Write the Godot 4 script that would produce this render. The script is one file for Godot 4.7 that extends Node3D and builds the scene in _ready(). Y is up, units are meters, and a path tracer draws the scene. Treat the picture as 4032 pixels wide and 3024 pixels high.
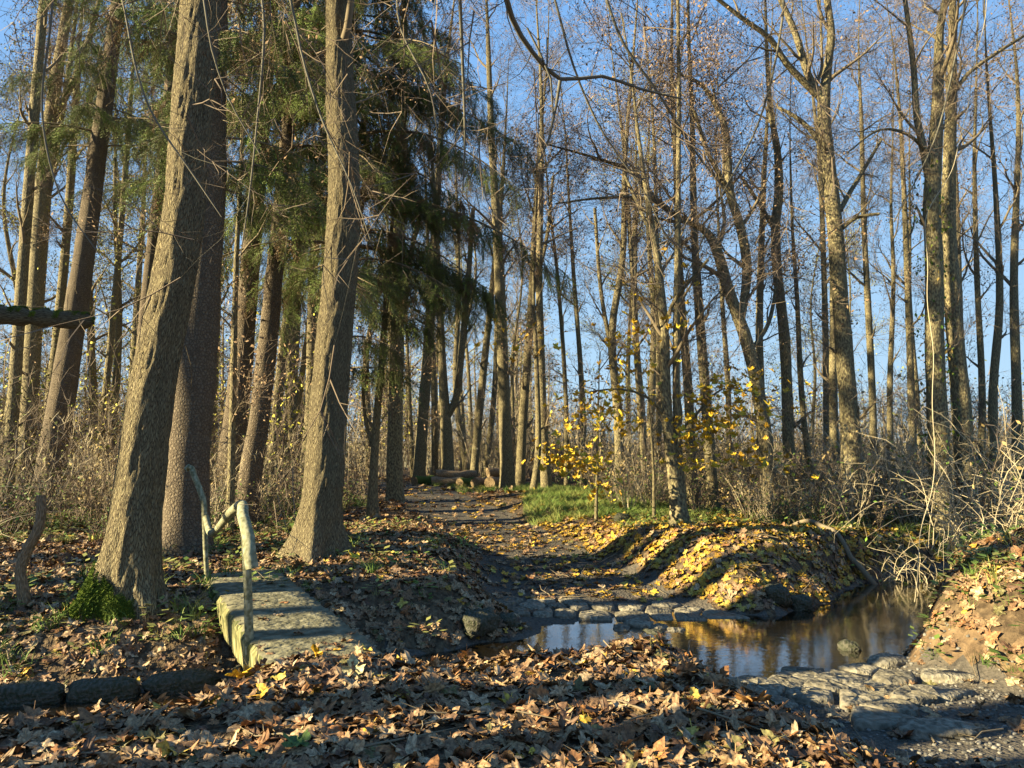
extends Node3D
# Autumn wood with a stream, a ford, a footbridge and a leaf-covered bank. y up, metres.

const WATER := -0.55
var TREES := {
	"leaning_oak": {"t": [-3.61,-0.15,-7.25,0.264,-3.58,0.49,-7.25,0.235,-3.54,1.01,-7.25,0.219,-3.43,2.05,-7.25,0.202,-3.24,3.28,-7.25,0.193,-3.16,4.44,-7.25,0.187,-3.10,5.86,-7.25,0.178], "h": 15.0, "cf": 7.5, "limbs": [], "style": "broad", "bark": "furrow", "near": 2},
	"dark_spruce": {"t": [-4.38,-0.01,-10.30,0.322,-4.38,0.70,-10.30,0.286,-4.33,2.13,-10.30,0.271,-4.27,3.73,-10.30,0.255,-4.23,5.03,-10.30,0.238,-4.24,6.70,-10.30,0.215,-4.24,7.72,-10.30,0.197], "h": 18.0, "cf": 4.9, "limbs": [], "style": "spruce", "bark": "scale", "near": 1},
	"spruce_slender": {"t": [-5.93,0.01,-15.80,0.286,-5.84,1.05,-15.80,0.259,-5.65,3.22,-15.80,0.223,-5.47,6.44,-15.80,0.187,-5.30,9.50,-15.80,0.150,-5.21,11.07,-15.80,0.131], "h": 17.0, "cf": 8.0, "limbs": [], "style": "spruce", "bark": "scale", "near": 1},
	"spruce_pale": {"t": [-4.78,0.03,-13.80,0.216,-4.70,1.10,-13.80,0.193,-4.59,1.94,-13.80,0.181,-4.44,3.71,-13.80,0.166,-4.28,6.09,-13.80,0.133,-4.18,7.58,-13.80,0.113,-4.10,9.85,-13.80,0.088], "h": 15.0, "cf": 7.2, "limbs": [], "style": "spruce", "bark": "scale", "near": 1},
	"gate_oak": {"t": [-2.43,-0.01,-9.50,0.297,-2.39,0.58,-9.50,0.252,-2.34,1.00,-9.50,0.239,-2.28,2.24,-9.50,0.224,-2.17,3.85,-9.50,0.209,-2.15,4.75,-9.50,0.196,-2.22,5.98,-9.50,0.174,-2.28,7.23,-9.50,0.157], "h": 15.0, "cf": 5.6, "limbs": [], "style": "broad", "bark": "furrow", "near": 2},
	"curtain_spruce": {"t": [-3.52,0.03,-14.60,0.132,-3.47,1.97,-14.60,0.125,-3.34,4.68,-14.60,0.117,-3.28,7.47,-14.60,0.101,-3.29,10.34,-14.60,0.093], "h": 16.5, "cf": 2.6, "limbs": [], "style": "curtain", "bark": "scale", "near": 1},
	"edge_spruce": {"t": [-10.31,0.05,-17.00,0.318,-10.23,1.23,-17.00,0.294,-10.13,2.11,-17.00,0.280,-9.74,5.74,-17.00,0.221,-9.35,10.17,-17.00,0.167,-9.22,11.80,-17.00,0.141], "h": 17.0, "cf": 8.0, "limbs": [], "style": "spruce", "bark": "scale", "near": 1},
	"sap1": {"t": [1.59,0.13,-14.50,0.031,1.62,1.09,-14.50,0.026,1.64,2.14,-14.50,0.018], "h": 3.2, "cf": 1.6, "limbs": [], "style": "broad", "bark": "smooth", "near": 0},
	"sap2": {"t": [2.59,0.07,-14.00,0.030,2.60,0.85,-14.00,0.025,2.56,1.69,-14.00,0.017], "h": 2.8, "cf": 1.5, "limbs": [], "style": "broad", "bark": "smooth", "near": 0},
	"bg1": {"t": [-13.19,-0.13,-20.00,0.157,-13.06,7.13,-20.00,0.137,-12.88,13.62,-20.00,0.115], "h": 17.0, "cf": 6.5, "limbs": [], "style": "broad", "bark": "smooth", "near": 0},
	"bg2": {"t": [-14.01,-0.16,-22.00,0.226,-13.96,7.70,-22.00,0.205,-13.79,11.23,-22.00,0.180,-13.40,14.84,-22.00,0.126], "h": 18.0, "cf": 8.5, "limbs": [[-13.80,10.94,-22.00,0.111,-13.02,12.66,-22.00,0.090,-12.49,14.84,-22.00,0.063]], "style": "broad", "bark": "smooth", "near": 0},
	"bg3": {"t": [-14.81,-0.31,-24.00,0.160,-14.37,7.36,-24.00,0.134,-14.24,12.90,-24.00,0.106], "h": 17.0, "cf": 8.0, "limbs": [], "style": "broad", "bark": "smooth", "near": 0},
	"bg4": {"t": [-13.07,-0.31,-24.00,0.109,-12.69,6.46,-24.00,0.096,-12.47,12.12,-24.00,0.083], "h": 16.0, "cf": 7.0, "limbs": [], "style": "broad", "bark": "smooth", "near": 0},
	"bg5": {"t": [-10.01,-0.07,-20.00,0.181,-9.71,5.62,-20.00,0.161,-9.47,9.05,-20.00,0.138,-9.30,12.30,-20.00,0.101], "h": 17.0, "cf": 7.0, "limbs": [], "style": "spruce", "bark": "scale", "near": 0},
	"bg6": {"t": [-10.31,-0.37,-26.00,0.141,-10.19,7.20,-26.00,0.113,-10.21,12.16,-26.00,0.082], "h": 16.0, "cf": 6.0, "limbs": [], "style": "broad", "bark": "smooth", "near": 0},
	"bg7": {"t": [-6.99,-0.29,-22.00,0.159,-6.67,4.26,-22.00,0.142,-6.35,6.87,-22.00,0.123,-5.71,10.09,-22.00,0.090], "h": 16.0, "cf": 6.0, "limbs": [], "style": "broad", "bark": "smooth", "near": 0},
	"bg8": {"t": [-7.17,-0.31,-24.00,0.102,-6.47,5.41,-24.00,0.089,-6.24,9.80,-24.00,0.067], "h": 15.0, "cf": 6.0, "limbs": [], "style": "broad", "bark": "smooth", "near": 0},
	"bg9": {"t": [-7.32,-0.37,-26.00,0.141,-6.67,6.38,-26.00,0.120,-6.28,11.33,-26.00,0.090], "h": 16.0, "cf": 6.0, "limbs": [], "style": "broad", "bark": "smooth", "near": 0},
	"bg10": {"t": [-4.63,0.26,-12.60,0.065,-4.64,2.28,-12.60,0.054,-4.65,4.55,-12.60,0.043,-4.61,6.24,-12.60,0.032], "h": 9.0, "cf": 3.5, "limbs": [], "style": "broad", "bark": "smooth", "near": 0},
	"path_tree": {"t": [-2.90,0.00,-19.00,0.218,-2.92,0.97,-19.00,0.196,-2.90,3.29,-19.00,0.180,-2.87,5.65,-19.00,0.165,-2.85,8.06,-19.00,0.131,-2.81,11.13,-19.00,0.096], "h": 16.0, "cf": 7.0, "limbs": [[-2.81,4.46,-19.00,0.082,-2.60,6.13,-19.00,0.071,-2.26,7.69,-19.00,0.053]], "style": "broad", "bark": "smooth", "near": 1},
	"sapling_fork": {"t": [-2.69,0.03,-14.80,0.107,-2.68,1.08,-14.80,0.085,-2.65,1.71,-14.80,0.077,-2.54,3.25,-14.80,0.064,-2.44,5.09,-14.80,0.046], "h": 9.0, "cf": 4.0, "limbs": [[-2.67,1.26,-14.80,0.040,-2.85,1.89,-14.80,0.036,-2.94,2.88,-14.80,0.027]], "style": "broad", "bark": "smooth", "near": 0},
	"m7": {"t": [-3.42,0.04,-28.00,0.237,-3.31,1.94,-28.00,0.213,-3.07,5.89,-28.00,0.190,-2.89,9.41,-28.00,0.157,-2.66,13.89,-28.00,0.106], "h": 20.0, "cf": 9.0, "limbs": [], "style": "broad", "bark": "smooth", "near": 0},
	"fork_tree": {"t": [-2.26,0.12,-27.00,0.229,-2.30,1.43,-27.00,0.213,-2.37,2.41,-27.00,0.198,-2.48,4.06,-27.00,0.149,-2.60,6.57,-27.00,0.117,-2.79,9.98,-27.00,0.084], "h": 18.0, "cf": 6.0, "limbs": [[-2.34,2.33,-27.00,0.132,-2.00,3.07,-27.00,0.132,-1.81,4.73,-27.00,0.124,-1.60,7.08,-27.00,0.108,-1.41,9.98,-27.00,0.076]], "style": "broad", "bark": "smooth", "near": 0},
	"m9": {"t": [-0.13,-0.02,-24.00,0.232,-0.23,2.30,-24.00,0.190,-0.35,5.26,-24.00,0.170,-0.48,8.27,-24.00,0.149,-0.66,11.34,-24.00,0.113,-0.78,14.47,-24.00,0.076], "h": 18.0, "cf": 7.0, "limbs": [], "style": "broad", "bark": "smooth", "near": 0},
	"m10": {"t": [0.24,-0.11,-25.00,0.166,0.37,2.34,-25.00,0.152,0.60,5.42,-25.00,0.131,0.68,6.98,-25.00,0.108,0.84,10.14,-25.00,0.078], "h": 17.0, "cf": 7.0, "limbs": [[0.68,6.35,-25.00,0.069,1.15,8.24,-25.00,0.062,1.39,10.46,-25.00,0.047]], "style": "broad", "bark": "smooth", "near": 0},
	"m11": {"t": [0.52,-0.15,-21.00,0.114,0.69,0.80,-21.00,0.096,0.73,1.81,-21.00,0.083,0.67,4.00,-21.00,0.064], "h": 9.0, "cf": 4.0, "limbs": [], "style": "broad", "bark": "smooth", "near": 0},
	"m12": {"t": [1.02,-0.16,-22.00,0.160,0.89,2.23,-22.00,0.141,0.84,4.26,-22.00,0.122,0.80,6.31,-22.00,0.102,0.88,9.81,-22.00,0.076], "h": 17.0, "cf": 7.0, "limbs": [], "style": "broad", "bark": "smooth", "near": 0},
	"m13": {"t": [-1.42,0.07,-28.00,0.153,-1.05,4.16,-28.00,0.137,-0.79,6.76,-28.00,0.112,-0.37,11.19,-28.00,0.079], "h": 16.0, "cf": 7.0, "limbs": [], "style": "broad", "bark": "smooth", "near": 0},
	"m14": {"t": [-1.09,-0.02,-30.00,0.127,-0.70,3.43,-30.00,0.110,-0.57,7.14,-30.00,0.093], "h": 14.0, "cf": 6.0, "limbs": [], "style": "broad", "bark": "smooth", "near": 0},
	"m15": {"t": [-3.02,0.07,-30.00,0.145,-3.08,3.43,-30.00,0.128,-3.26,7.14,-30.00,0.102], "h": 15.0, "cf": 6.0, "limbs": [], "style": "broad", "bark": "smooth", "near": 0},
	"m16": {"t": [-1.86,0.07,-32.00,0.155,-2.37,3.57,-32.00,0.127,-2.29,7.52,-32.00,0.099], "h": 16.0, "cf": 6.0, "limbs": [], "style": "broad", "bark": "smooth", "near": 0},
	"A": {"t": [3.11,-0.09,-22.00,0.146,3.08,2.23,-22.00,0.134,2.92,4.67,-22.00,0.115,3.26,6.87,-22.00,0.095,3.36,9.81,-22.00,0.069], "h": 17.0, "cf": 6.0, "limbs": [[3.02,3.58,-22.00,0.074,2.63,5.76,-22.00,0.061,2.45,8.40,-22.00,0.048]], "style": "broad", "bark": "smooth", "near": 0},
	"B": {"t": [3.91,-0.23,-22.00,0.100,3.68,2.91,-22.00,0.081,3.54,6.31,-22.00,0.068,3.36,9.81,-22.00,0.048], "h": 15.0, "cf": 6.0, "limbs": [], "style": "broad", "bark": "smooth", "near": 0},
	"C": {"t": [4.53,-0.16,-24.00,0.123,4.66,3.04,-24.00,0.103,4.66,6.76,-24.00,0.082,4.64,10.57,-24.00,0.060], "h": 16.0, "cf": 6.0, "limbs": [], "style": "broad", "bark": "smooth", "near": 0},
	"D": {"t": [4.24,0.03,-18.00,0.120,4.19,2.64,-18.00,0.110,4.03,5.43,-18.00,0.095,3.99,8.29,-18.00,0.068], "h": 15.0, "cf": 6.0, "limbs": [], "style": "broad", "bark": "smooth", "near": 0},
	"E": {"t": [4.47,-0.08,-17.00,0.133,4.37,2.06,-17.00,0.119,4.25,4.15,-17.00,0.105,4.16,6.28,-17.00,0.085,4.16,9.01,-17.00,0.059], "h": 15.0, "cf": 6.5, "limbs": [], "style": "broad", "bark": "smooth", "near": 0},
	"F": {"t": [6.81,-0.16,-24.00,0.094,6.85,3.04,-24.00,0.088,6.72,6.00,-24.00,0.067], "h": 14.0, "cf": 5.0, "limbs": [], "style": "broad", "bark": "smooth", "near": 0},
	"G": {"t": [7.75,-0.31,-24.00,0.160,7.86,2.30,-24.00,0.146,7.89,5.26,-24.00,0.118,8.15,9.80,-24.00,0.082], "h": 16.0, "cf": 7.0, "limbs": [], "style": "broad", "bark": "smooth", "near": 0},
	"H1": {"t": [2.45,-0.30,-26.00,0.118,2.41,3.17,-26.00,0.095,2.15,7.20,-26.00,0.072], "h": 15.0, "cf": 6.0, "limbs": [], "style": "broad", "bark": "smooth", "near": 0},
	"H2": {"t": [1.87,-0.30,-26.00,0.102,1.84,3.17,-26.00,0.079,1.59,7.20,-26.00,0.064], "h": 14.0, "cf": 5.0, "limbs": [], "style": "broad", "bark": "smooth", "near": 0},
	"maple_yellow": {"t": [2.81,0.08,-12.80,0.147,2.71,0.97,-12.80,0.105,2.61,1.91,-12.80,0.094,2.58,3.48,-12.80,0.079,2.49,4.60,-12.80,0.063,2.36,5.49,-12.80,0.048,2.20,6.72,-12.80,0.032], "h": 9.0, "cf": 2.4, "limbs": [[2.85,0.36,-12.80,0.077,2.78,1.91,-12.80,0.066,2.80,3.48,-12.80,0.059,2.85,5.09,-12.80,0.048,2.91,7.55,-12.80,0.036,2.92,9.24,-12.80,0.029],[2.57,3.32,-12.80,0.039,2.67,3.75,-12.53,0.035,2.83,4.01,-12.27,0.030,3.15,4.40,-12.00,0.022],[2.55,4.60,-12.80,0.036,2.38,5.38,-13.25,0.033,2.09,6.39,-13.70,0.026],[2.57,1.91,-12.80,0.027,2.27,2.21,-12.63,0.023,1.78,2.35,-12.47,0.015,1.08,2.26,-12.30,0.011],[2.60,1.44,-12.80,0.023,3.12,1.91,-13.00,0.024,3.66,2.40,-13.20,0.016,4.37,2.34,-13.40,0.012]], "style": "maple", "bark": "smooth", "near": 1},
	"lean_tree": {"t": [5.05,-0.01,-14.90,0.162,5.02,0.99,-14.90,0.140,4.85,2.42,-14.90,0.132,4.64,3.48,-14.90,0.124,4.33,4.41,-14.90,0.115,3.95,5.60,-14.90,0.106,3.29,6.01,-14.90,0.097,2.79,6.42,-14.90,0.088,2.46,6.87,-14.90,0.079,1.78,7.16,-14.90,0.061,0.77,7.46,-14.90,0.037], "h": 0.0, "cf": 4.5, "limbs": [[4.53,3.81,-14.90,0.073,4.68,4.91,-14.90,0.097,4.57,5.77,-14.90,0.093,4.38,6.46,-14.90,0.084,4.34,7.50,-14.90,0.075,4.25,8.02,-14.90,0.061,3.85,8.73,-14.90,0.042,3.38,8.95,-14.90,0.024],[4.38,6.46,-14.90,0.056,3.85,7.14,-14.50,0.045,3.50,7.81,-14.10,0.031],[4.70,3.26,-14.90,0.041,5.23,3.89,-15.35,0.043,5.61,4.94,-15.80,0.034],[3.29,6.01,-14.90,0.042,2.70,6.29,-14.73,0.037,1.76,6.26,-14.57,0.027,0.84,6.09,-14.40,0.013]], "style": "broad", "bark": "smooth", "near": 1},
	"T24": {"t": [6.00,0.07,-16.50,0.130,5.99,2.04,-16.50,0.121,5.97,3.68,-16.50,0.112,5.85,5.28,-16.50,0.102,5.84,6.23,-16.50,0.103,5.93,7.00,-16.50,0.098,5.93,7.96,-16.50,0.078,5.80,8.92,-16.50,0.057,5.75,10.62,-16.50,0.037], "h": 13.0, "cf": 7.0, "limbs": [[5.84,6.14,-16.50,0.056,5.49,6.77,-16.50,0.046,5.10,7.40,-16.50,0.031]], "style": "broad", "bark": "smooth", "near": 1},
	"T25": {"t": [6.72,0.10,-17.00,0.077,6.53,1.95,-17.00,0.067,6.48,3.10,-17.00,0.062,6.46,4.68,-17.00,0.052,6.40,6.28,-17.00,0.037], "h": 10.0, "cf": 5.0, "limbs": [], "style": "broad", "bark": "smooth", "near": 0},
	"T26": {"t": [9.07,-0.09,-22.00,0.113,9.13,2.91,-22.00,0.101,9.17,6.31,-22.00,0.082,9.15,9.81,-22.00,0.062], "h": 16.0, "cf": 6.0, "limbs": [], "style": "broad", "bark": "smooth", "near": 0},
	"T26b": {"t": [8.46,-0.07,-20.00,0.121,8.48,2.77,-20.00,0.110,8.58,5.87,-20.00,0.093], "h": 16.0, "cf": 6.0, "limbs": [], "style": "broad", "bark": "smooth", "near": 0},
	"big_right": {"t": [6.69,-0.01,-14.90,0.234,6.66,0.54,-14.90,0.207,6.63,1.53,-14.90,0.190,6.59,2.58,-14.90,0.173,6.51,4.56,-14.90,0.152,6.46,5.87,-14.90,0.153,6.37,7.15,-14.90,0.135,6.31,8.17,-14.90,0.127,6.42,9.04,-14.90,0.085,6.52,9.80,-14.90,0.076,6.46,10.52,-14.90,0.066], "h": 13.0, "cf": 8.5, "limbs": [[6.29,8.41,-14.90,0.094,6.03,8.90,-14.90,0.075,5.79,9.80,-14.90,0.066,5.47,10.62,-14.90,0.052],[6.19,8.51,-14.90,0.075,5.52,9.06,-14.70,0.065,5.13,9.47,-14.50,0.055,4.51,9.79,-14.30,0.045,3.90,10.13,-14.10,0.036],[6.58,6.11,-14.90,0.051,6.96,6.64,-15.20,0.047,7.41,7.24,-15.50,0.039,7.92,7.96,-15.80,0.030],[6.54,5.68,-14.90,0.042,6.78,5.89,-14.65,0.036,7.12,5.89,-14.40,0.027],[6.32,7.30,-14.90,0.056,6.11,7.87,-15.10,0.052,5.86,8.25,-15.30,0.043,5.60,8.52,-15.50,0.029]], "style": "broad", "bark": "smooth", "near": 1},
	"T28": {"t": [10.43,0.10,-22.00,0.113,10.46,2.91,-22.00,0.101,10.42,6.31,-22.00,0.088,10.40,7.98,-22.00,0.075,10.44,11.23,-22.00,0.055], "h": 15.0, "cf": 6.0, "limbs": [], "style": "broad", "bark": "smooth", "near": 0},
	"T29": {"t": [11.57,0.10,-22.00,0.113,11.59,2.91,-22.00,0.101,11.62,6.31,-22.00,0.088,11.62,9.81,-22.00,0.062], "h": 15.0, "cf": 6.0, "limbs": [], "style": "broad", "bark": "smooth", "near": 0},
	"T29b": {"t": [12.87,0.13,-24.00,0.094,12.82,3.04,-24.00,0.081,12.72,6.00,-24.00,0.067], "h": 13.0, "cf": 5.0, "limbs": [], "style": "broad", "bark": "smooth", "near": 0},
	"ivy_tree": {"t": [7.40,0.01,-13.20,0.199,7.40,0.80,-13.20,0.176,7.40,1.92,-13.20,0.165,7.40,3.23,-13.20,0.154,7.46,4.82,-13.20,0.143,7.46,5.74,-13.20,0.140,7.59,6.97,-13.20,0.116,7.67,7.92,-13.20,0.092,7.74,8.85,-13.20,0.071,7.87,9.49,-13.20,0.059], "h": 13.0, "cf": 8.0, "limbs": [[7.45,6.04,-13.20,0.074,7.34,6.80,-13.20,0.066,7.26,7.28,-13.20,0.058,7.24,8.22,-13.20,0.050,7.14,9.49,-13.20,0.038],[7.44,6.63,-13.20,0.033,6.94,6.86,-12.93,0.028,6.32,6.83,-12.67,0.020,5.63,6.32,-12.40,0.012]], "style": "broad", "bark": "smooth", "near": 1},
	"T31": {"t": [8.53,0.05,-14.40,0.174,8.53,1.96,-14.40,0.167,8.47,3.73,-14.40,0.151,8.44,5.46,-14.40,0.134,8.53,7.13,-14.40,0.117,8.63,8.32,-14.40,0.091,8.73,10.22,-14.40,0.064], "h": 13.0, "cf": 7.0, "limbs": [[8.62,8.22,-14.40,0.045,8.95,8.69,-14.40,0.041,9.62,9.17,-14.40,0.032,10.37,9.64,-14.40,0.023]], "style": "broad", "bark": "smooth", "near": 1},
	"T32": {"t": [10.39,0.10,-17.00,0.077,10.55,2.57,-17.00,0.073,10.56,5.21,-17.00,0.058,10.63,7.91,-17.00,0.043], "h": 12.0, "cf": 5.0, "limbs": [], "style": "broad", "bark": "smooth", "near": 0},
	"T33": {"t": [10.09,0.18,-16.00,0.097,10.16,2.51,-16.00,0.088,10.40,4.49,-16.00,0.074,10.43,7.01,-16.00,0.050], "h": 12.0, "cf": 5.0, "limbs": [], "style": "broad", "bark": "smooth", "near": 0},
	"T34": {"t": [11.90,0.13,-18.00,0.120,11.99,2.64,-18.00,0.110,12.07,5.43,-18.00,0.089,12.36,8.87,-18.00,0.056], "h": 14.0, "cf": 5.0, "limbs": [], "style": "broad", "bark": "smooth", "near": 0},
	"T35": {"t": [10.90,0.04,-22.00,0.093,10.97,2.91,-22.00,0.081,11.21,6.31,-22.00,0.061], "h": 13.0, "cf": 5.0, "limbs": [], "style": "broad", "bark": "smooth", "near": 0},
}

# ------------------------------------------------------------------ mesh collector
class MB:
	var p := PackedVector3Array()
	var n := PackedVector3Array()
	var u := PackedVector2Array()
	var ix := PackedInt32Array()
	func tube(pts: PackedVector3Array, rad: PackedFloat32Array, sides: int, tile := 0.5) -> void:
		var m := pts.size()
		var base := p.size()
		var t := (pts[1] - pts[0]).normalized()
		var a := t.cross(Vector3(0.31, 0.2, 0.93)).normalized()
		if absf(t.dot(Vector3(0.31, 0.2, 0.93))) > 0.98:
			a = t.cross(Vector3.RIGHT).normalized()
		var along := 0.0
		var turns := maxf(1.0, roundf(TAU * rad[0] / tile))
		var ring := sides + 1
		for i in m:
			if i > 0:
				along += pts[i].distance_to(pts[i - 1])
			if i < m - 1:
				t = (pts[i + 1] - pts[maxi(i - 1, 0)]).normalized()
			else:
				t = (pts[i] - pts[i - 1]).normalized()
			a = (a - t * a.dot(t)).normalized()
			var b := t.cross(a)
			var r := rad[i]
			for k in ring:
				var w := TAU * k / sides
				var d := a * cos(w) + b * sin(w)
				p.push_back(pts[i] + d * r)
				n.push_back(d)
				u.push_back(Vector2(turns * k / sides, along / tile))
		for i in m - 1:
			for k in sides:
				var q := base + i * ring + k
				ix.push_back(q); ix.push_back(q + ring); ix.push_back(q + 1)
				ix.push_back(q + 1); ix.push_back(q + ring); ix.push_back(q + ring + 1)
	func ribbon(pts: PackedVector3Array, rad: PackedFloat32Array, w: Vector3) -> void:
		# a thin flat strip ending in a point
		var base := p.size()
		var m := pts.size()
		var nn := w.cross(pts[m - 1] - pts[0]).normalized()
		for i in m - 1:
			var e := w * rad[i] * 1.5
			p.push_back(pts[i] - e); p.push_back(pts[i] + e)
			n.push_back(nn); n.push_back(nn)
			u.push_back(Vector2(0, i)); u.push_back(Vector2(1, i))
		p.push_back(pts[m - 1]); n.push_back(nn); u.push_back(Vector2(0.5, m))
		for i in m - 2:
			var q := base + i * 2
			ix.append_array(PackedInt32Array([q, q + 2, q + 1, q + 1, q + 2, q + 3]))
		var t := base + (m - 2) * 2
		ix.append_array(PackedInt32Array([t, t + 2, t + 1]))
	func disc(c: Vector3, nrm: Vector3, r: float, sides: int) -> void:
		var base := p.size()
		var a := nrm.cross(Vector3(0.31, 0.2, 0.93)).normalized()
		var b := nrm.cross(a)
		p.push_back(c); n.push_back(nrm); u.push_back(Vector2(0.5, 0.5))
		for k in sides:
			var w := TAU * k / sides
			p.push_back(c + (a * cos(w) + b * sin(w)) * r)
			n.push_back(nrm)
			u.push_back(Vector2(0.5 + 0.5 * cos(w), 0.5 + 0.5 * sin(w)))
		for k in sides:
			ix.push_back(base); ix.push_back(base + 1 + (k + 1) % sides); ix.push_back(base + 1 + k)
	func tri(a: Vector3, b: Vector3, c: Vector3, ua := Vector2.ZERO, ub := Vector2.ZERO, uc := Vector2.ZERO) -> void:
		var q := p.size()
		var m := (c - a).cross(b - a).normalized()
		p.push_back(a); p.push_back(b); p.push_back(c)
		n.push_back(m); n.push_back(m); n.push_back(m)
		u.push_back(ua); u.push_back(ub); u.push_back(uc)
		ix.push_back(q); ix.push_back(q + 1); ix.push_back(q + 2)
	func add_to(mesh: ArrayMesh, mat: Material, own_normals := true) -> ArrayMesh:
		if ix.is_empty():
			return mesh
		var arr := []
		arr.resize(Mesh.ARRAY_MAX)
		arr[Mesh.ARRAY_VERTEX] = p
		arr[Mesh.ARRAY_NORMAL] = n
		arr[Mesh.ARRAY_TEX_UV] = u
		arr[Mesh.ARRAY_INDEX] = ix
		if not own_normals:
			var st := SurfaceTool.new()
			st.create_from_arrays(arr)
			st.generate_normals()
			arr = st.commit_to_arrays()
		mesh.add_surface_from_arrays(Mesh.PRIMITIVE_TRIANGLES, arr)
		mesh.surface_set_material(mesh.get_surface_count() - 1, mat)
		return mesh
	func done(mat: Material, own_normals := true) -> ArrayMesh:
		return add_to(ArrayMesh.new(), mat, own_normals)

class Scatter:
	var buf := PackedFloat32Array()
	var count := 0
	var xf: Array[Transform3D] = []
	func add(b: Basis, o: Vector3, c: Color) -> void:
		buf.append_array(PackedFloat32Array([b.x.x, b.y.x, b.z.x, o.x, b.x.y, b.y.y, b.z.y, o.y, b.x.z, b.y.z, b.z.z, o.z, c.r, c.g, c.b, 1.0]))
		count += 1

var rng := RandomNumberGenerator.new()
var fine := FastNoiseLite.new()
var used := {}
var M := {}
var sprays := []
var needle_twig: ArrayMesh
var dead_twig: ArrayMesh
var leaf_shapes := []
var flat_leaves := []
var small_leaf: ArrayMesh

func rf(a: float, b: float) -> float:
	return rng.randf_range(a, b)

func tag(o: Node, label: String, category: String, group := "", kind := "") -> void:
	if label: o.set_meta("label", label)
	if category: o.set_meta("category", category)
	if group: o.set_meta("group", group)
	if kind: o.set_meta("kind", kind)

func numbered(called: String) -> String:
	var k: int = used.get(called, -1) + 1
	used[called] = k
	return called if k == 0 else "%s_%03d" % [called, k]

func inst(called: String, mesh: Mesh, parent: Node) -> MeshInstance3D:
	var o := MeshInstance3D.new()
	o.name = numbered(called) if parent == self else called
	o.mesh = mesh
	parent.add_child(o, true)
	return o

func root_at(called: String, at: Vector3) -> Node3D:
	var o := Node3D.new()
	o.name = numbered(called)
	add_child(o, true)
	o.position = at
	return o

func scatter(called: String, mesh: Mesh, s: Scatter, parent: Node, kind := "stuff") -> void:
	if s.count == 0:
		return
	var mm := MultiMesh.new()
	mm.transform_format = MultiMesh.TRANSFORM_3D
	mm.use_colors = true
	mm.mesh = mesh
	mm.instance_count = s.count
	mm.buffer = s.buf
	var o := MultiMeshInstance3D.new()
	o.name = numbered(called) if parent == self else called
	o.multimesh = mm
	parent.add_child(o, true)
	if kind:
		o.set_meta("kind", kind)

func bake(called: String, mesh: Mesh, s: Scatter, parent: Node) -> void:
	# all twigs of one crown joined into one mesh
	if s.xf.is_empty():
		return
	var out := ArrayMesh.new()
	for k in mesh.get_surface_count():
		var st := SurfaceTool.new()
		for t in s.xf:
			st.append_from(mesh, k, t)
		st.commit(out)
		out.surface_set_material(k, mesh.surface_get_material(k))
	inst(called, out, parent)

# ------------------------------------------------------------------ materials
func noise_tex(type: int, freq: float, octaves: int, fractal: int, size := 512, warp := 0.0, sd := 1, cell := 0) -> NoiseTexture2D:
	var f := FastNoiseLite.new()
	f.noise_type = type
	f.frequency = freq
	f.fractal_type = fractal
	f.fractal_octaves = octaves
	f.seed = sd
	if type == FastNoiseLite.TYPE_CELLULAR:
		f.cellular_return_type = cell
	if warp > 0.0:
		f.domain_warp_enabled = true
		f.domain_warp_amplitude = warp
		f.domain_warp_frequency = freq * 1.3
	var t := NoiseTexture2D.new()
	t.noise = f
	t.width = size
	t.height = size
	t.seamless = true
	t.seamless_blend_skirt = 0.2
	return t

func ramped(t: NoiseTexture2D, cols: Array, offs: Array) -> NoiseTexture2D:
	var r := t.duplicate() as NoiseTexture2D
	var g := Gradient.new()
	var cc := PackedColorArray()
	for c in cols:
		cc.push_back((c as Color).linear_to_srgb())
	g.offsets = PackedFloat32Array(offs)
	g.colors = cc
	r.color_ramp = g
	return r

func lin(r: float, g: float, b: float) -> Color:
	return Color(r, g, b).linear_to_srgb()

func mat(rough := 0.85, albedo := Color.WHITE) -> StandardMaterial3D:
	var m := StandardMaterial3D.new()
	m.roughness = rough
	m.albedo_color = albedo
	m.metallic_specular = 0.3
	return m

func relief(m: StandardMaterial3D, t: Texture2D, cm: float) -> void:
	m.heightmap_enabled = true
	m.heightmap_texture = t
	m.heightmap_scale = cm

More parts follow.
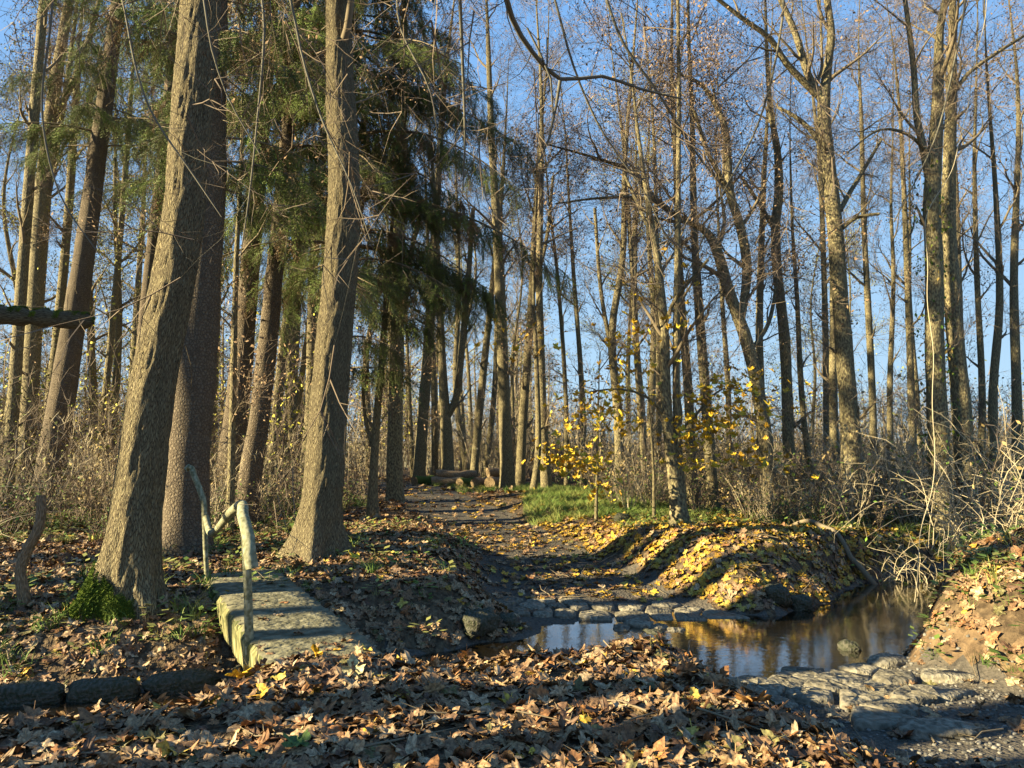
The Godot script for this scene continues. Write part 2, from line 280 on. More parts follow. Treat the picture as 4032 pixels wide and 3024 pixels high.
func materials() -> void:
	var S := FastNoiseLite.TYPE_SIMPLEX_SMOOTH
	var CE := FastNoiseLite.TYPE_CELLULAR
	var FB := FastNoiseLite.FRACTAL_FBM
	var RI := FastNoiseLite.FRACTAL_RIDGED
	var ridged := noise_tex(S, 0.02, 3, RI, 512, 10.0, 3)
	var m := mat(0.9)
	m.albedo_texture = ramped(ridged, [Color(0.35, 0.30, 0.175), Color(0.26, 0.215, 0.125), Color(0.125, 0.097, 0.058), Color(0.05, 0.038, 0.025)], [0.2, 0.5, 0.72, 0.92])
	m.uv1_scale = Vector3(2.7, 0.5, 1)
	relief(m, ridged, -4.0)
	M.furrow = m
	var plates := noise_tex(CE, 0.02, 3, FB, 512, 14.0, 5, FastNoiseLite.RETURN_DISTANCE2_SUB)
	m = mat(0.9)
	m.albedo_texture = ramped(plates, [Color(0.07, 0.052, 0.036), Color(0.15, 0.118, 0.082), Color(0.22, 0.18, 0.125)], [0.05, 0.4, 0.9])
	m.uv1_scale = Vector3(1.5, 1.0, 1)
	relief(m, plates, 2.5)
	M.scale = m
	var streak := noise_tex(S, 0.02, 4, FB, 512, 20.0, 8)
	m = mat(0.88)
	m.albedo_texture = ramped(streak, [Color(0.08, 0.063, 0.04), Color(0.165, 0.138, 0.08), Color(0.27, 0.23, 0.12)], [0.25, 0.5, 0.75])
	m.uv1_scale = Vector3(1.3, 0.5, 1)
	relief(m, streak, 1.5)
	M.smooth = m
	m = mat(0.85, lin(0.165, 0.13, 0.085))
	M.branch = m
	m = mat(0.85, lin(0.145, 0.11, 0.08))
	M.twig = m
	m = mat(0.8, lin(0.36, 0.30, 0.20))
	M.cane = m
	m = mat(0.85, lin(0.12, 0.11, 0.085))
	M.dark_twig = m
	m = mat(0.75, Color.WHITE)
	m.vertex_color_use_as_albedo = true
	m.backlight = lin(0.25, 0.25, 0.25)
	M.bit = m
	# fallen and hanging maple leaves: veins and blotches in the texture, hue per leaf
	var im := Image.create(256, 256, false, Image.FORMAT_RGB8)
	var f := FastNoiseLite.new()
	f.frequency = 0.02
	f.fractal_octaves = 4
	for y in 256:
		for x in 256:
			var k := 0.80 + 0.42 * f.get_noise_2d(x, y) + 0.12 * f.get_noise_2d(x * 5.0, y * 5.0 + 900.0)
			im.set_pixel(x, y, Color(k, k * 0.985, k * 0.955))
	for tip in [[0.5, 0.98], [0.08, 0.52], [0.92, 0.52], [0.22, 0.12], [0.78, 0.12], [0.3, 0.72], [0.7, 0.72]]:
		var start := Vector2(0.5, 0.17)
		if tip[1] == 0.72: start = Vector2(0.5, 0.42)
		for s in 200:
			var q := start.lerp(Vector2(tip[0], tip[1]), s / 199.0)
			for w in 2:
				im.set_pixel(clampi(int(q.x * 255) + w, 0, 255), clampi(int((1.0 - q.y) * 255), 0, 255), Color(1.0, 0.95, 0.85))
	var leaf_tex := ImageTexture.create_from_image(im)
	m = mat(0.62)
	m.albedo_texture = leaf_tex
	m.vertex_color_use_as_albedo = true
	m.backlight = lin(0.35, 0.33, 0.28)
	m.metallic_specular = 0.4
	M.leaf = m
	var soil := noise_tex(S, 0.03, 5, FB, 512, 0.0, 12)
	m = mat(0.95)
	m.albedo_texture = ramped(soil, [Color(0.035, 0.024, 0.015), Color(0.085, 0.058, 0.034), Color(0.15, 0.105, 0.06)], [0.25, 0.5, 0.8])
	m.uv1_triplanar = true
	m.uv1_world_triplanar = true
	m.uv1_scale = Vector3(0.9, 0.9, 0.9)
	relief(m, soil, 4.0)
	M.soil = m
	var grit := noise_tex(CE, 0.07, 3, FB, 512, 0.0, 17, FastNoiseLite.RETURN_DISTANCE)
	m = mat(0.9)
	m.albedo_texture = ramped(grit, [Color(0.12, 0.1, 0.08), Color(0.075, 0.065, 0.052), Color(0.035, 0.03, 0.025)], [0.1, 0.5, 0.9])
	m.uv1_triplanar = true
	m.uv1_world_triplanar = true
	m.uv1_scale = Vector3(0.8, 0.8, 0.8)
	relief(m, grit, -2.0)
	M.gravel = m
	m = mat(0.95)
	m.albedo_texture = ramped(soil, [Color(0.07, 0.046, 0.027), Color(0.13, 0.085, 0.047), Color(0.19, 0.13, 0.075)], [0.2, 0.5, 0.8])
	m.uv1_triplanar = true
	m.uv1_world_triplanar = true
	m.uv1_scale = Vector3(0.7, 0.7, 0.7)
	relief(m, soil, 5.0)
	M.clay = m
	m = mat(0.95)
	m.albedo_texture = ramped(soil, [Color(0.13, 0.12, 0.055), Color(0.22, 0.18, 0.09), Color(0.28, 0.22, 0.12)], [0.2, 0.5, 0.8])
	m.uv1_triplanar = true
	m.uv1_world_triplanar = true
	m.uv1_scale = Vector3(0.05, 0.05, 0.05)
	M.field = m
	var fbm := noise_tex(S, 0.012, 5, FB, 512, 12.0, 21)
	m = mat(0.9)
	m.albedo_texture = ramped(fbm, [Color(0.07, 0.066, 0.042), Color(0.13, 0.12, 0.078), Color(0.195, 0.18, 0.12)], [0.2, 0.5, 0.8])
	m.uv1_triplanar = true
	m.uv1_scale = Vector3(1.1, 1.1, 1.1)
	relief(m, noise_tex(S, 0.05, 4, FB, 256, 0.0, 33), 1.5)
	M.concrete = m
	m = mat(0.92)
	m.albedo_texture = ramped(fbm, [Color(0.045, 0.05, 0.02), Color(0.15, 0.14, 0.06), Color(0.30, 0.27, 0.14)], [0.25, 0.5, 0.78])
	m.uv1_triplanar = true
	m.uv1_scale = Vector3(2.6, 0.6, 2.6)
	relief(m, fbm, 2.5)
	M.lichen_concrete = m
	m = mat(0.8)
	m.albedo_texture = ramped(fbm, [Color(0.09, 0.09, 0.045), Color(0.20, 0.195, 0.12), Color(0.32, 0.31, 0.21)], [0.25, 0.5, 0.75])
	m.uv1_triplanar = true
	m.uv1_scale = Vector3(3, 3, 3)
	relief(m, fbm, 0.4)
	M.rail = m
	var stone_n := noise_tex(S, 0.02, 5, FB, 512, 0.0, 41)
	for k in 4:
		var a: float = [1.0, 0.8, 1.2, 0.95][k]
		m = mat(0.8)
		m.albedo_texture = ramped(stone_n, [Color(0.085, 0.075, 0.055) * a, Color(0.165, 0.145, 0.11) * a, Color(0.26, 0.23, 0.175) * a], [0.25, 0.5, 0.8])
		m.uv1_triplanar = true
		m.uv1_world_triplanar = true
		m.uv1_scale = Vector3.ONE * (1.5 + 0.3 * k)
		relief(m, stone_n, 2.0)
		M["stone%d" % k] = m
	m = mat(0.7)
	m.albedo_texture = ramped(stone_n, [Color(0.03, 0.035, 0.016), Color(0.06, 0.056, 0.04), Color(0.10, 0.095, 0.075)], [0.3, 0.5, 0.8])
	m.uv1_triplanar = true
	m.uv1_world_triplanar = true
	m.uv1_scale = Vector3.ONE * 2.5
	relief(m, stone_n, 2.0)
	M.wet_stone = m
	m = mat(0.95)
	m.albedo_texture = ramped(soil, [Color(0.03, 0.05, 0.01), Color(0.07, 0.11, 0.02), Color(0.14, 0.17, 0.04)], [0.2, 0.5, 0.8])
	m.uv1_triplanar = true
	m.uv1_scale = Vector3(3, 3, 3)
	relief(m, soil, 3.0)
	M.moss = m
	m = mat(0.9)
	m.albedo_texture = ramped(streak, [Color(0.14, 0.095, 0.055), Color(0.24, 0.165, 0.1), Color(0.33, 0.25, 0.16)], [0.25, 0.5, 0.75])
	m.uv1_scale = Vector3(2.0, 0.6, 1)
	relief(m, streak, 1.5)
	M.log = m
	var rings := noise_tex(S, 0.03, 3, FB, 256, 0.0, 50)
	m = mat(0.9)
	m.albedo_texture = ramped(rings, [Color(0.16, 0.11, 0.06), Color(0.30, 0.22, 0.13)], [0.3, 0.7])
	M.cut_wood = m
	# water: dark, clear, smooth, with small ripples
	var rip := noise_tex(S, 0.012, 3, FB, 512, 6.0, 60)
	rip.as_normal_map = true
	rip.bump_strength = 3.0
	m = StandardMaterial3D.new()
	m.transparency = BaseMaterial3D.TRANSPARENCY_ALPHA
	m.albedo_color = Color(lin(0.012, 0.009, 0.005), 0.94)
	m.clearcoat_enabled = true
	m.clearcoat = 1.0
	m.clearcoat_roughness = 0.08
	m.roughness = 0.03
	m.metallic_specular = 1.0
	m.normal_enabled = true
	m.normal_texture = rip
	m.normal_scale = 0.35
	m.uv1_triplanar = true
	m.uv1_world_triplanar = true
	m.uv1_scale = Vector3(0.9, 0.9, 1.5)
	M.water = m

# ------------------------------------------------------------------ ground shape
# x, z, half width, bank width on the camera's side, bank width on the far side
var STREAM := [[-14.0, -4.3, .8, .5, 1.2], [-9.0, -4.7, .85, .5, 1.3], [-5.0, -5.0, .88, .42, 1.5], [-3.0, -5.28, .9, .42, 1.5], [-1.8, -5.95, .78, .45, 1.3], [-.6, -6.6, .8, .55, 1.2], [.4, -7.05, .95, .6, 1.0],
	[1.4, -7.6, 1.15, .6, .9], [2.5, -7.85, 1.15, .8, 1.5], [3.5, -8.2, .85, .35, 1.7], [4.4, -9.3, .6, .4, 1.1], [5.3, -10.6, .5, .5, .7], [6.6, -11.8, .5, .6, .6], [9.0, -12.6, .6, .7, .7], [16.0, -13.5, .6, .8, .8]]
# x, z, level, half width, bank
var PATH := [[5.5, 3.0, .1, 1.3, 1.2], [4.3, -1.0, -.08, 1.3, 1.2], [3.6, -3.2, -.2, 1.2, 1.0], [3.05, -5.0, -.40, 1.05, .8], [2.55, -6.4, -.50, 1.0, .7], [1.7, -8.0, -.64, 1.1, .8], [.95, -9.5, -.50, 1.15, .9],
	[.4, -12.0, -.28, .85, .9], [-.7, -15.2, -.08, .8, .9], [-1.9, -19.8, .02, .8, .8], [-2.9, -24.0, .04, .85, .8], [-4.4, -27.5, .04, .9, .8], [-8.0, -31.0, .04, .9, .8], [-16.0, -35.0, .04, 1.0, 1.0]]
var xs := PackedFloat32Array()
var zs := PackedFloat32Array()
var hs := PackedFloat32Array()

func near_line(line: Array, x: float, z: float) -> Array:
	var best := 1e9
	var res := []
	for i in line.size() - 1:
		var a: Array = line[i]
		var b: Array = line[i + 1]
		var ax: float = a[0]
		var az: float = a[1]
		var dx: float = b[0] - ax
		var dz: float = b[1] - az
		var t := clampf(((x - ax) * dx + (z - az) * dz) / (dx * dx + dz * dz), 0.0, 1.0)
		var ex := x - ax - dx * t
		var ez := z - az - dz * t
		var d := ex * ex + ez * ez
		if d < best:
			best = d
			res = [i, t, dx * ez - dz * ex]
	var a: Array = line[res[0]]
	var b: Array = line[res[0] + 1]
	var t: float = res[1]
	return [sqrt(best), lerpf(a[2], b[2], t), lerpf(a[3], b[3], t), lerpf(a[4], b[4], t), res[2]]

func bump(x: float, z: float, cx: float, cz: float, rx: float, rz: float) -> float:
	var a := (x - cx) / rx
	var b := (z - cz) / rz
	return exp(-a * a - b * b)

func raw_height(x: float, z: float) -> float:
	var far := clampf((absf(x) + absf(z) - 40.0) / 60.0, 0.0, 1.0)
	var h := 0.07 * fine.get_noise_2d(x * 9.0, z * 9.0) + far * 0.5 * fine.get_noise_2d(x * 0.5, z * 0.5)
	if absf(x) > 22.0 or z > 4.0 or z < -42.0:
		return h + far * far * maxf(0.0, (-z - 60.0) * 0.004)
	h += 0.02 * fine.get_noise_2d(x * 50.0, z * 50.0)
	h += 0.20 * bump(x, z, 3.4, -11.3, 2.4, 1.3)
	h += 0.12 * bump(x, z, -1.7, -11.0, 1.3, 2.6)
	var rb := bump(x, z, 6.3, -7.0, 1.9, 1.7)
	h += 0.95 * rb + rb * 0.10 * fine.get_noise_2d(x * 40.0, z * 40.0)
	h -= 0.06 * bump(x, z, 0.6, -5.2, 1.4, 0.6)
	h += 0.11 * bump(x, z, -1.2, -4.85, 0.6, 0.3)
	h += 0.16 * bump(x, z, 1.2, -19.0, 2.2, 3.5)
	var q := near_line(PATH, x, z)
	var wob := 0.13 * fine.get_noise_2d(x * 14.0 + 300.0, z * 14.0) + 0.10 * fine.get_noise_2d(x * 45.0, z * 45.0 + 90.0)
	var w := smoothstep(q[2] + q[3], q[2] * 0.85, q[0] + wob * 0.45)
	h = lerpf(h, q[1] + 0.012 * fine.get_noise_2d(x * 90.0, z * 90.0), w)
	var s := near_line(STREAM, x, z)
	var d: float = maxf(s[0] + wob, 0.0)
	var hw: float = s[1]
	if d < hw:
		h = minf(h, lerpf(-0.80, WATER - 0.02, pow(d / hw, 1.6)))
	else:
		var bank: float = s[2] if s[4] > 0.0 else s[3]
		var k := clampf((d - hw) / bank, 0.0, 1.0)
		var low := WATER - 0.02 + 0.12 * k
		k = k * k * (3.0 - 2.0 * k)
		h = minf(h, lerpf(low, maxf(h, low), pow(k, 0.7)))
	return h

func axis(spans: Array) -> PackedFloat32Array:
	var out := PackedFloat32Array()
	var v: float = spans[0][0]
	for s in spans:
		var step: float = s[2]
		while v < s[1] - 1e-4:
			out.push_back(v)
			v += step
			step *= s[3]
	out.push_back(v)
	return out

func height(x: float, z: float) -> float:
	var i := clampi(xs.bsearch(x) - 1, 0, xs.size() - 2)
	var j := clampi(zs.bsearch(z) - 1, 0, zs.size() - 2)
	var fx := clampf((x - xs[i]) / (xs[i + 1] - xs[i]), 0.0, 1.0)
	var fz := clampf((z - zs[j]) / (zs[j + 1] - zs[j]), 0.0, 1.0)
	var w := xs.size()
	var k := j * w + i
	return lerpf(lerpf(hs[k], hs[k + 1], fx), lerpf(hs[k + w], hs[k + w + 1], fx), fz)

func slope_normal(x: float, z: float) -> Vector3:
	var e := 0.08
	return Vector3(height(x - e, z) - height(x + e, z), 2.0 * e, height(x, z - e) - height(x, z + e)).normalized()

var ground_node: MeshInstance3D
var path_node: MeshInstance3D

func build_ground() -> void:
	fine.frequency = 0.05
	fine.fractal_octaves = 3
	var left := axis([[0.0, 6.0, .11, 1.0], [6.0, 14.0, .12, 1.025], [14.0, 420.0, .5, 1.16]])
	for i in range(left.size() - 1, 0, -1):
		xs.push_back(-left[i])
	xs.append_array(axis([[0.0, 7.0, .11, 1.0], [7.0, 14.0, .12, 1.025], [14.0, 420.0, .5, 1.16]]))
	var ahead := axis([[2.6, 13.0, .11, 1.0], [13.0, 34.0, .13, 1.012], [34.0, 600.0, .6, 1.16]])
	for i in range(ahead.size() - 1, 0, -1):
		zs.push_back(-ahead[i])
	zs.append_array(axis([[-2.6, 0.0, .2, 1.0], [0.0, 80.0, .4, 1.2]]))
	var w := xs.size()
	hs.resize(w * zs.size())
	for j in zs.size():
		for i in w:
			hs[j * w + i] = raw_height(xs[i], zs[j])
	var pos := PackedVector3Array()
	var nor := PackedVector3Array()
	var uvs := PackedVector2Array()
	for j in zs.size():
		for i in w:
			var k := j * w + i
			pos.push_back(Vector3(xs[i], hs[k], zs[j]))
			var i0 := maxi(i - 1, 0)
			var i1 := mini(i + 1, w - 1)
			var j0 := maxi(j - 1, 0)
			var j1 := mini(j + 1, zs.size() - 1)
			nor.push_back(Vector3(-(hs[j * w + i1] - hs[j * w + i0]) / (xs[i1] - xs[i0]), 1.0, -(hs[j1 * w + i] - hs[j0 * w + i]) / (zs[j1] - zs[j0])).normalized())
			uvs.push_back(Vector2(xs[i], zs[j]))
	var zone := [PackedInt32Array(), PackedInt32Array(), PackedInt32Array(), PackedInt32Array()]
	for j in zs.size() - 1:
		for i in w - 1:
			var x := 0.5 * (xs[i] + xs[i + 1])
			var z := 0.5 * (zs[j] + zs[j + 1])
			var kind := 0
			if z < -46.0 or absf(x) > 60.0:
				kind = 3
			elif absf(x) < 20.0 and z > -38.0 and z < 3.0:
				var q := near_line(PATH, x, z)
				var s := near_line(STREAM, x, z)
				var jag := 0.2 * fine.get_noise_2d(x * 40.0, z * 40.0)
				if q[0] + jag < q[2] + 0.1 or s[0] + jag < s[1] + 0.12:
					kind = 1
				elif x > 3.2 and x < 4.1 + jag * 2.0 and z > -7.5 and z < -6.0 and hs[j * w + i] < -0.08 + jag:
					kind = 2
			var k := j * w + i
			zone[kind].append_array(PackedInt32Array([k, k + 1, k + w, k + 1, k + w + 1, k + w]))
	var names := ["ground", "path", "earth_bank", "field"]
	var mats := [M.soil, M.gravel, M.clay, M.field]
	for z in 4:
		var remap := {}
		var mb := MB.new()
		for k in zone[z]:
			if not remap.has(k):
				remap[k] = mb.p.size()
				mb.p.push_back(pos[k]); mb.n.push_back(nor[k]); mb.u.push_back(uvs[k])
			mb.ix.push_back(remap[k])
		var o := inst(names[z], mb.done(mats[z]), self)
		tag(o, ["leaf-strewn woodland floor and stream banks", "dark gravel track and stream bed", "bare clay face of the bank beside the ford", "open field behind the wood"][z], ["ground", "path", "earth bank", "field"][z], "", "structure")
		if z == 0: ground_node = o
		if z == 1: path_node = o

func build_water() -> void:
	var mb := MB.new()
	for e in [Vector2(-13.5, -15.0), Vector2(15.5, -15.0), Vector2(15.5, -3.9), Vector2(-13.5, -3.9)]:
		mb.p.push_back(Vector3(e.x, WATER, e.y)); mb.n.push_back(Vector3.UP); mb.u.push_back(e)
	mb.ix = PackedInt32Array([0, 1, 2, 0, 2, 3])
	var o := inst("water", mb.done(M.water), self)
	tag(o, "shallow clear stream and ford pool mirroring trees and sky", "water", "", "structure")

# ------------------------------------------------------------------ leaves
func leaf_mesh(curl: float, fold: float, wave: float, sd: int, size := 1.0, far := false) -> ArrayMesh:
	var half := [[0.0, 0.02], [0.14, -0.05], [0.33, -0.06], [0.26, 0.09], [0.44, 0.12], [0.58, 0.27], [0.49, 0.32], [0.57, 0.47], [0.40, 0.45], [0.20, 0.42], [0.30, 0.62], [0.20, 0.69], [0.15, 0.84], [0.0, 1.0]]
	var ring := []
	for q in half: ring.append(Vector2(q[0], q[1]))
	for k in range(half.size() - 2, 0, -1): ring.append(Vector2(-half[k][0], half[k][1]))
	var r := RandomNumberGenerator.new()
	r.seed = sd
	var ph := r.randf() * TAU
	var asym := r.randf_range(-0.5, 0.5)
	var c := Vector2(0, 0.33)
	var lift := func(q: Vector2) -> Vector3:
		var d := q - c
		var rr := d.length()
		var h := curl * rr * rr + fold * absf(q.x + 0.1 * asym) + wave * rr * sin(3.0 * d.angle() + ph) + asym * wave * d.x * 1.4
		return Vector3(q.x * (1.0 - 0.3 * absf(fold)), h, -(q.y - 0.35)) * size
	var mb := MB.new()
	var m := ring.size()
	var pts := [lift.call(c)]
	var uv := [Vector2(0.5 + c.x * 0.8, 1.0 - (0.1 + c.y * 0.88))]
	for layer in 2:
		for q in ring:
			var e: Vector2 = c.lerp(q, [0.52, 1.0][layer] * r.randf_range(0.86, 1.08))
			pts.append(lift.call(e) + Vector3(r.randf_range(-.03, .03), r.randf_range(-.09, .09) * (0.4 + absf(curl)), r.randf_range(-.03, .03)) * size)
			uv.append(Vector2(0.5 + e.x * 0.8, 1.0 - (0.1 + e.y * 0.88)))
	for k in pts.size():
		mb.p.push_back(pts[k]); mb.u.push_back(uv[k]); mb.n.push_back(Vector3.UP)
	for k in m:
		var k1 := (k + 1) % m
		mb.ix.append_array(PackedInt32Array([0, 1 + k, 1 + k1, 1 + k, 1 + m + k, 1 + k1, 1 + k1, 1 + m + k, 1 + m + k1]))
	if far:
		mb = MB.new()
		for k in pts.size():
			if k == 0 or k > m:
				mb.p.push_back(pts[k]); mb.u.push_back(uv[k]); mb.n.push_back(Vector3.UP)
		for k in m:
			mb.ix.append_array(PackedInt32Array([0, 1 + k, 1 + (k + 1) % m]))
		return mb.done(M.leaf, false)
	# stalk
	var b: Vector3 = lift.call(Vector2(0, 0.02))
	var e2 := b + Vector3(0.12 * asym, 0.05 + 0.1 * absf(wave), 0.34) * size
	var q0 := mb.p.size()
	for o in [b + Vector3(-0.012, 0, 0) * size, b + Vector3(0.012, 0, 0) * size, e2 + Vector3(0.01, 0, 0) * size, e2 + Vector3(-0.01, 0.0, 0) * size]:
		mb.p.push_back(o); mb.u.push_back(Vector2(0.5, 0.5)); mb.n.push_back(Vector3.UP)
	mb.ix.append_array(PackedInt32Array([q0, q0 + 1, q0 + 2, q0, q0 + 2, q0 + 3]))
	return mb.done(M.leaf, false)

func leaf_color(yellow: float) -> Color:
	var k := rng.randf()
	var v := rf(0.64, 1.1)
	if k < yellow:
		return [Color(0.62, 0.42, 0.05), Color(0.55, 0.33, 0.04), Color(0.60, 0.46, 0.10), Color(0.46, 0.27, 0.04)][rng.randi() % 4] * v
	k = rng.randf()
	if k < 0.28: return Color(0.29, 0.175, 0.096) * v
	if k < 0.56: return Color(0.41, 0.275, 0.155) * v
	if k < 0.71: return Color(0.17, 0.095, 0.055) * v
	if k < 0.84: return Color(0.34, 0.165, 0.07) * v
	if k < 0.97: return Color(0.50, 0.37, 0.235) * v
	return Color(0.20, 0.18, 0.07) * v

func build_leaf_shapes() -> void:
	var set := [[0.10, 0.05, 0.06], [0.35, 0.1, 0.15], [-0.5, 0.0, 0.12], [0.15, 0.32, 0.10], [-0.3, -0.2, 0.2], [0.55, 0.1, 0.22], [0.0, -0.1, 0.08], [-0.65, 0.2, 0.2], [0.3, -0.3, 0.25], [-0.15, 0.12, 0.16], [-0.8, -0.2, 0.2], [0.2, 0.2, 0.28]]
	for k in set.size():
		leaf_shapes.append(leaf_mesh(set[k][0], set[k][1], set[k][2], 70 + k))
	for k in 3:
		flat_leaves.append(leaf_mesh([0.15, -0.4, 0.4][k], [0.1, 0.1, 0.3][k], .15, 90 + k, 1.0, true))
	var mb := MB.new()
	for o in [0.0]:
		mb.tri(Vector3(0, 0, 0), Vector3(-.28, .08, -.45), Vector3(0, .04, -1))
		mb.tri(Vector3(0, 0, 0), Vector3(0, .04, -1), Vector3(.28, .08, -.45))
	small_leaf = mb.done(M.bit)

func yellow_at(x: float, z: float) -> float:
	var q := near_line(PATH, x, z)
	var right := smoothstep(-0.5, 1.0, x - (PATH[6][0] + (-9.5 - z) * -0.25)) * smoothstep(-8.6, -9.6, z)
	var y := 0.04 + 0.55 * right * smoothstep(-24.0, -15.0, z)
	if q[0] < q[2] and z < -9.0: y = maxf(y, 0.3)
	return y

func litter() -> void:
	var groups := []
	for k in leaf_shapes.size(): groups.append(Scatter.new())
	var far_groups := [Scatter.new(), Scatter.new(), Scatter.new()]
	var near := []
	# zone: x0, x1, z0, z1, per m2, size0, size1, tilt
	for a in [[-5.0, 5.2, -6.4, -1.6, 430.0, .065, .145, .26], [-9.5, 10.0, -15.0, -6.4, 360.0, .065, .13, .24], [-24.0, 24.0, -34.0, -15.0, 36.0, .10, .17, .22], [-14.0, -5.0, -6.4, -2.0, 60.0, .08, .15, .3], [5.2, 12.0, -6.4, -2.0, 60.0, .08, .15, .3]]:
		var total := int((a[1] - a[0]) * (a[3] - a[2]) * a[4])
		for n in total:
			var x := rf(a[0], a[1])
			var z := rf(a[2], a[3])
			var y := height(x, z)
			if y < WATER + 0.03:
				continue
			var q := near_line(PATH, x, z)
			var keep := 1.0
			var bl := Vector2(x + 2.06, z + 6.70)
			var bt := bl.dot(Vector2(.462, .887))
			if absf(bl.dot(Vector2(.887, -.462))) < 0.42 and bt > -2.1 and bt < 1.85: continue
			if q[0] < q[2] + 0.15:
				if z > -4.4: keep = clampf((z + 4.9) * 1.4, 0.1, 0.9)
				elif z > -9.6: keep = 0.06
				elif z > -14.0: keep = 0.26
				else: keep = 0.4
			elif x > 3.2 and x < 4.2 and z > -7.5 and z < -6.0 and y < -0.12:
				keep = 0.4
			elif x > 3.4 and z > -9.5 and z < -5.0: keep = 0.9
			var clump := 0.75 + 0.8 * fine.get_noise_2d(x * 30.0 + 77.0, z * 30.0)
			if z < -14.0 and x > q[2] - 1.0: keep *= 0.6
			if rng.randf() > keep * clampf(clump, 0.2, 1.0):
				continue
			var up := slope_normal(x, z)
			var tilt: float = a[7] * (rng.randfn(0.0, 1.0))
			if rng.randf() < 0.09: tilt *= 2.6
			var b := Basis(Quaternion(Vector3.UP, up)) * Basis(Vector3.UP, rng.randf() * TAU) * Basis(Vector3.RIGHT, tilt)
			var s := rf(a[5], a[6])
			b = b.scaled_local(Vector3.ONE * s)
			var lift := rf(0.006, 0.03) + absf(tilt) * s * 0.22
			var c := leaf_color(yellow_at(x, z))
			var k := rng.randi() % leaf_shapes.size()
			var o := Vector3(x, y + lift, z)
			if z > -4.9 and z < -3.3 and absf(x) < -z * 0.66:
				near.append([-z, k, b, o, c])
			elif z < -9.0:
				far_groups[k % 3].add(b, o, c)
			else:
				groups[k].add(b, o, c)
	for n in 80:
		var along := rf(-1.9, 1.9)
		if n < 56: along = 2.1 - absf(rng.randfn(0.0, .35))
		var across := rf(-.34, .36)
		var o := Vector3(-2.06 + along * .462 + across * .887, 0.056, -6.70 + along * .887 - across * .462)
		groups[rng.randi() % groups.size()].add((Basis(Vector3.UP, rf(0, TAU)) * Basis(Vector3.RIGHT, rf(-.2, .2))).scaled_local(Vector3.ONE * rf(.03, .09)), o, leaf_color(.05))
	near.sort_custom(func(a, b): return a[0] < b[0])
	var leaf_mats := []
	for k in 14:
		var m := (M.leaf as StandardMaterial3D).duplicate() as StandardMaterial3D
		m.vertex_color_use_as_albedo = false
		var c := leaf_color(0.05)
		m.albedo_color = Color(c.r, c.g, c.b).linear_to_srgb()
		leaf_mats.append(m)
	for i in near.size():
		var e: Array = near[i]
		if i < 290:
			var o := inst("fallen_leaf", leaf_shapes[e[1]], ground_node)
			o.transform = Transform3D(e[2], e[3])
			o.material_override = leaf_mats[rng.randi() % leaf_mats.size()]
		else:
			groups[e[1]].add(e[2], e[3], e[4])
	var holder := Node3D.new()
	holder.name = "leaf_litter"
	add_child(holder)
	tag(holder, "carpet of brown and yellow fallen maple leaves over the ground", "leaf litter", "", "stuff")
	for k in groups.size():
		scatter("leaves", leaf_shapes[k], groups[k], holder)
	for k in 3:
		scatter("leaves", flat_leaves[k], far_groups[k], holder)
	var stick := MB.new()
	stick.tube(PackedVector3Array([Vector3(-.5, 0, 0), Vector3(-.1, .03, .04), Vector3(.2, .0, -.02), Vector3(.5, .04, .05)]), PackedFloat32Array([.014, .011, .008, .003]), 5)
	stick.tube(PackedVector3Array([Vector3(.1, .01, 0), Vector3(.25, .06, .14)]), PackedFloat32Array([.006, .002]), 4)
	var ss := Scatter.new()
	for n in 420:
		var z := rf(-13.0, -3.0)
		var x := rf(-6.0, 6.0)
		var y := height(x, z)
		if y < WATER + .05: continue
		var l := rf(.12, .6)
		ss.add((Basis(Quaternion(Vector3.UP, slope_normal(x, z))) * Basis(Vector3.UP, rf(0, TAU)) * Basis(Vector3.BACK, rf(-.12, .2))).scaled_local(Vector3.ONE * l), Vector3(x, y + .03, z), Color.WHITE)
	scatter("twigs", stick.done(M.branch), ss, holder)

func special_leaves() -> void:
	# x, z, size, colour, tilt, yaw, label
	for a in [[-1.62, -4.62, .15, Color(0.80, 0.55, 0.03), -.5, .4, "bright yellow maple leaf leaning on the broken corner of the bridge slab"],
			[-1.22, -4.85, .11, Color(0.70, 0.42, 0.03), .9, 2.6, "small orange-yellow maple leaf beside the near end of the bridge"],
			[-.95, -4.65, .13, Color(0.62, 0.55, 0.30), 1.1, .2, "pale cream maple leaf standing upright on the leaf bank"],
			[-1.85, -9.0, .15, Color(0.72, 0.56, 0.05), .5, 1.2, "single yellow maple leaf on the bank behind the bridge"],
			[1.32, -4.25, .19, Color(0.50, 0.26, 0.09), .55, 3.3, "large orange-brown maple leaf on the slope above the ford stones"],
			[-1.0, -3.62, .14, Color(0.10, 0.17, 0.04), .2, 1.0, "dark green leaf among brown foreground leaves"],
			[-1.45, -6.5, .10, Color(0.36, 0.28, 0.15), .1, 1.4, "small tan leaf lying on the bridge deck"],
			[-2.0, -6.2, .09, Color(0.22, 0.13, 0.07), .15, 3.0, "curled dark brown leaf lying on the bridge deck"]]:
		var o := inst("maple_leaf", leaf_shapes[1], self)
		var m := (M.leaf as StandardMaterial3D).duplicate() as StandardMaterial3D
		m.vertex_color_use_as_albedo = false
		m.albedo_color = (a[3] as Color).linear_to_srgb()
		o.material_override = m
		var y := height(a[0], a[1]) + 0.05
		if "deck" in a[6]: y = 0.052
		o.transform = Transform3D((Basis(Vector3.UP, a[5]) * Basis(Vector3.RIGHT, a[4])).scaled_local(Vector3.ONE * a[2]), Vector3(a[0], y, a[1]))
		tag(o, a[6], "leaf")

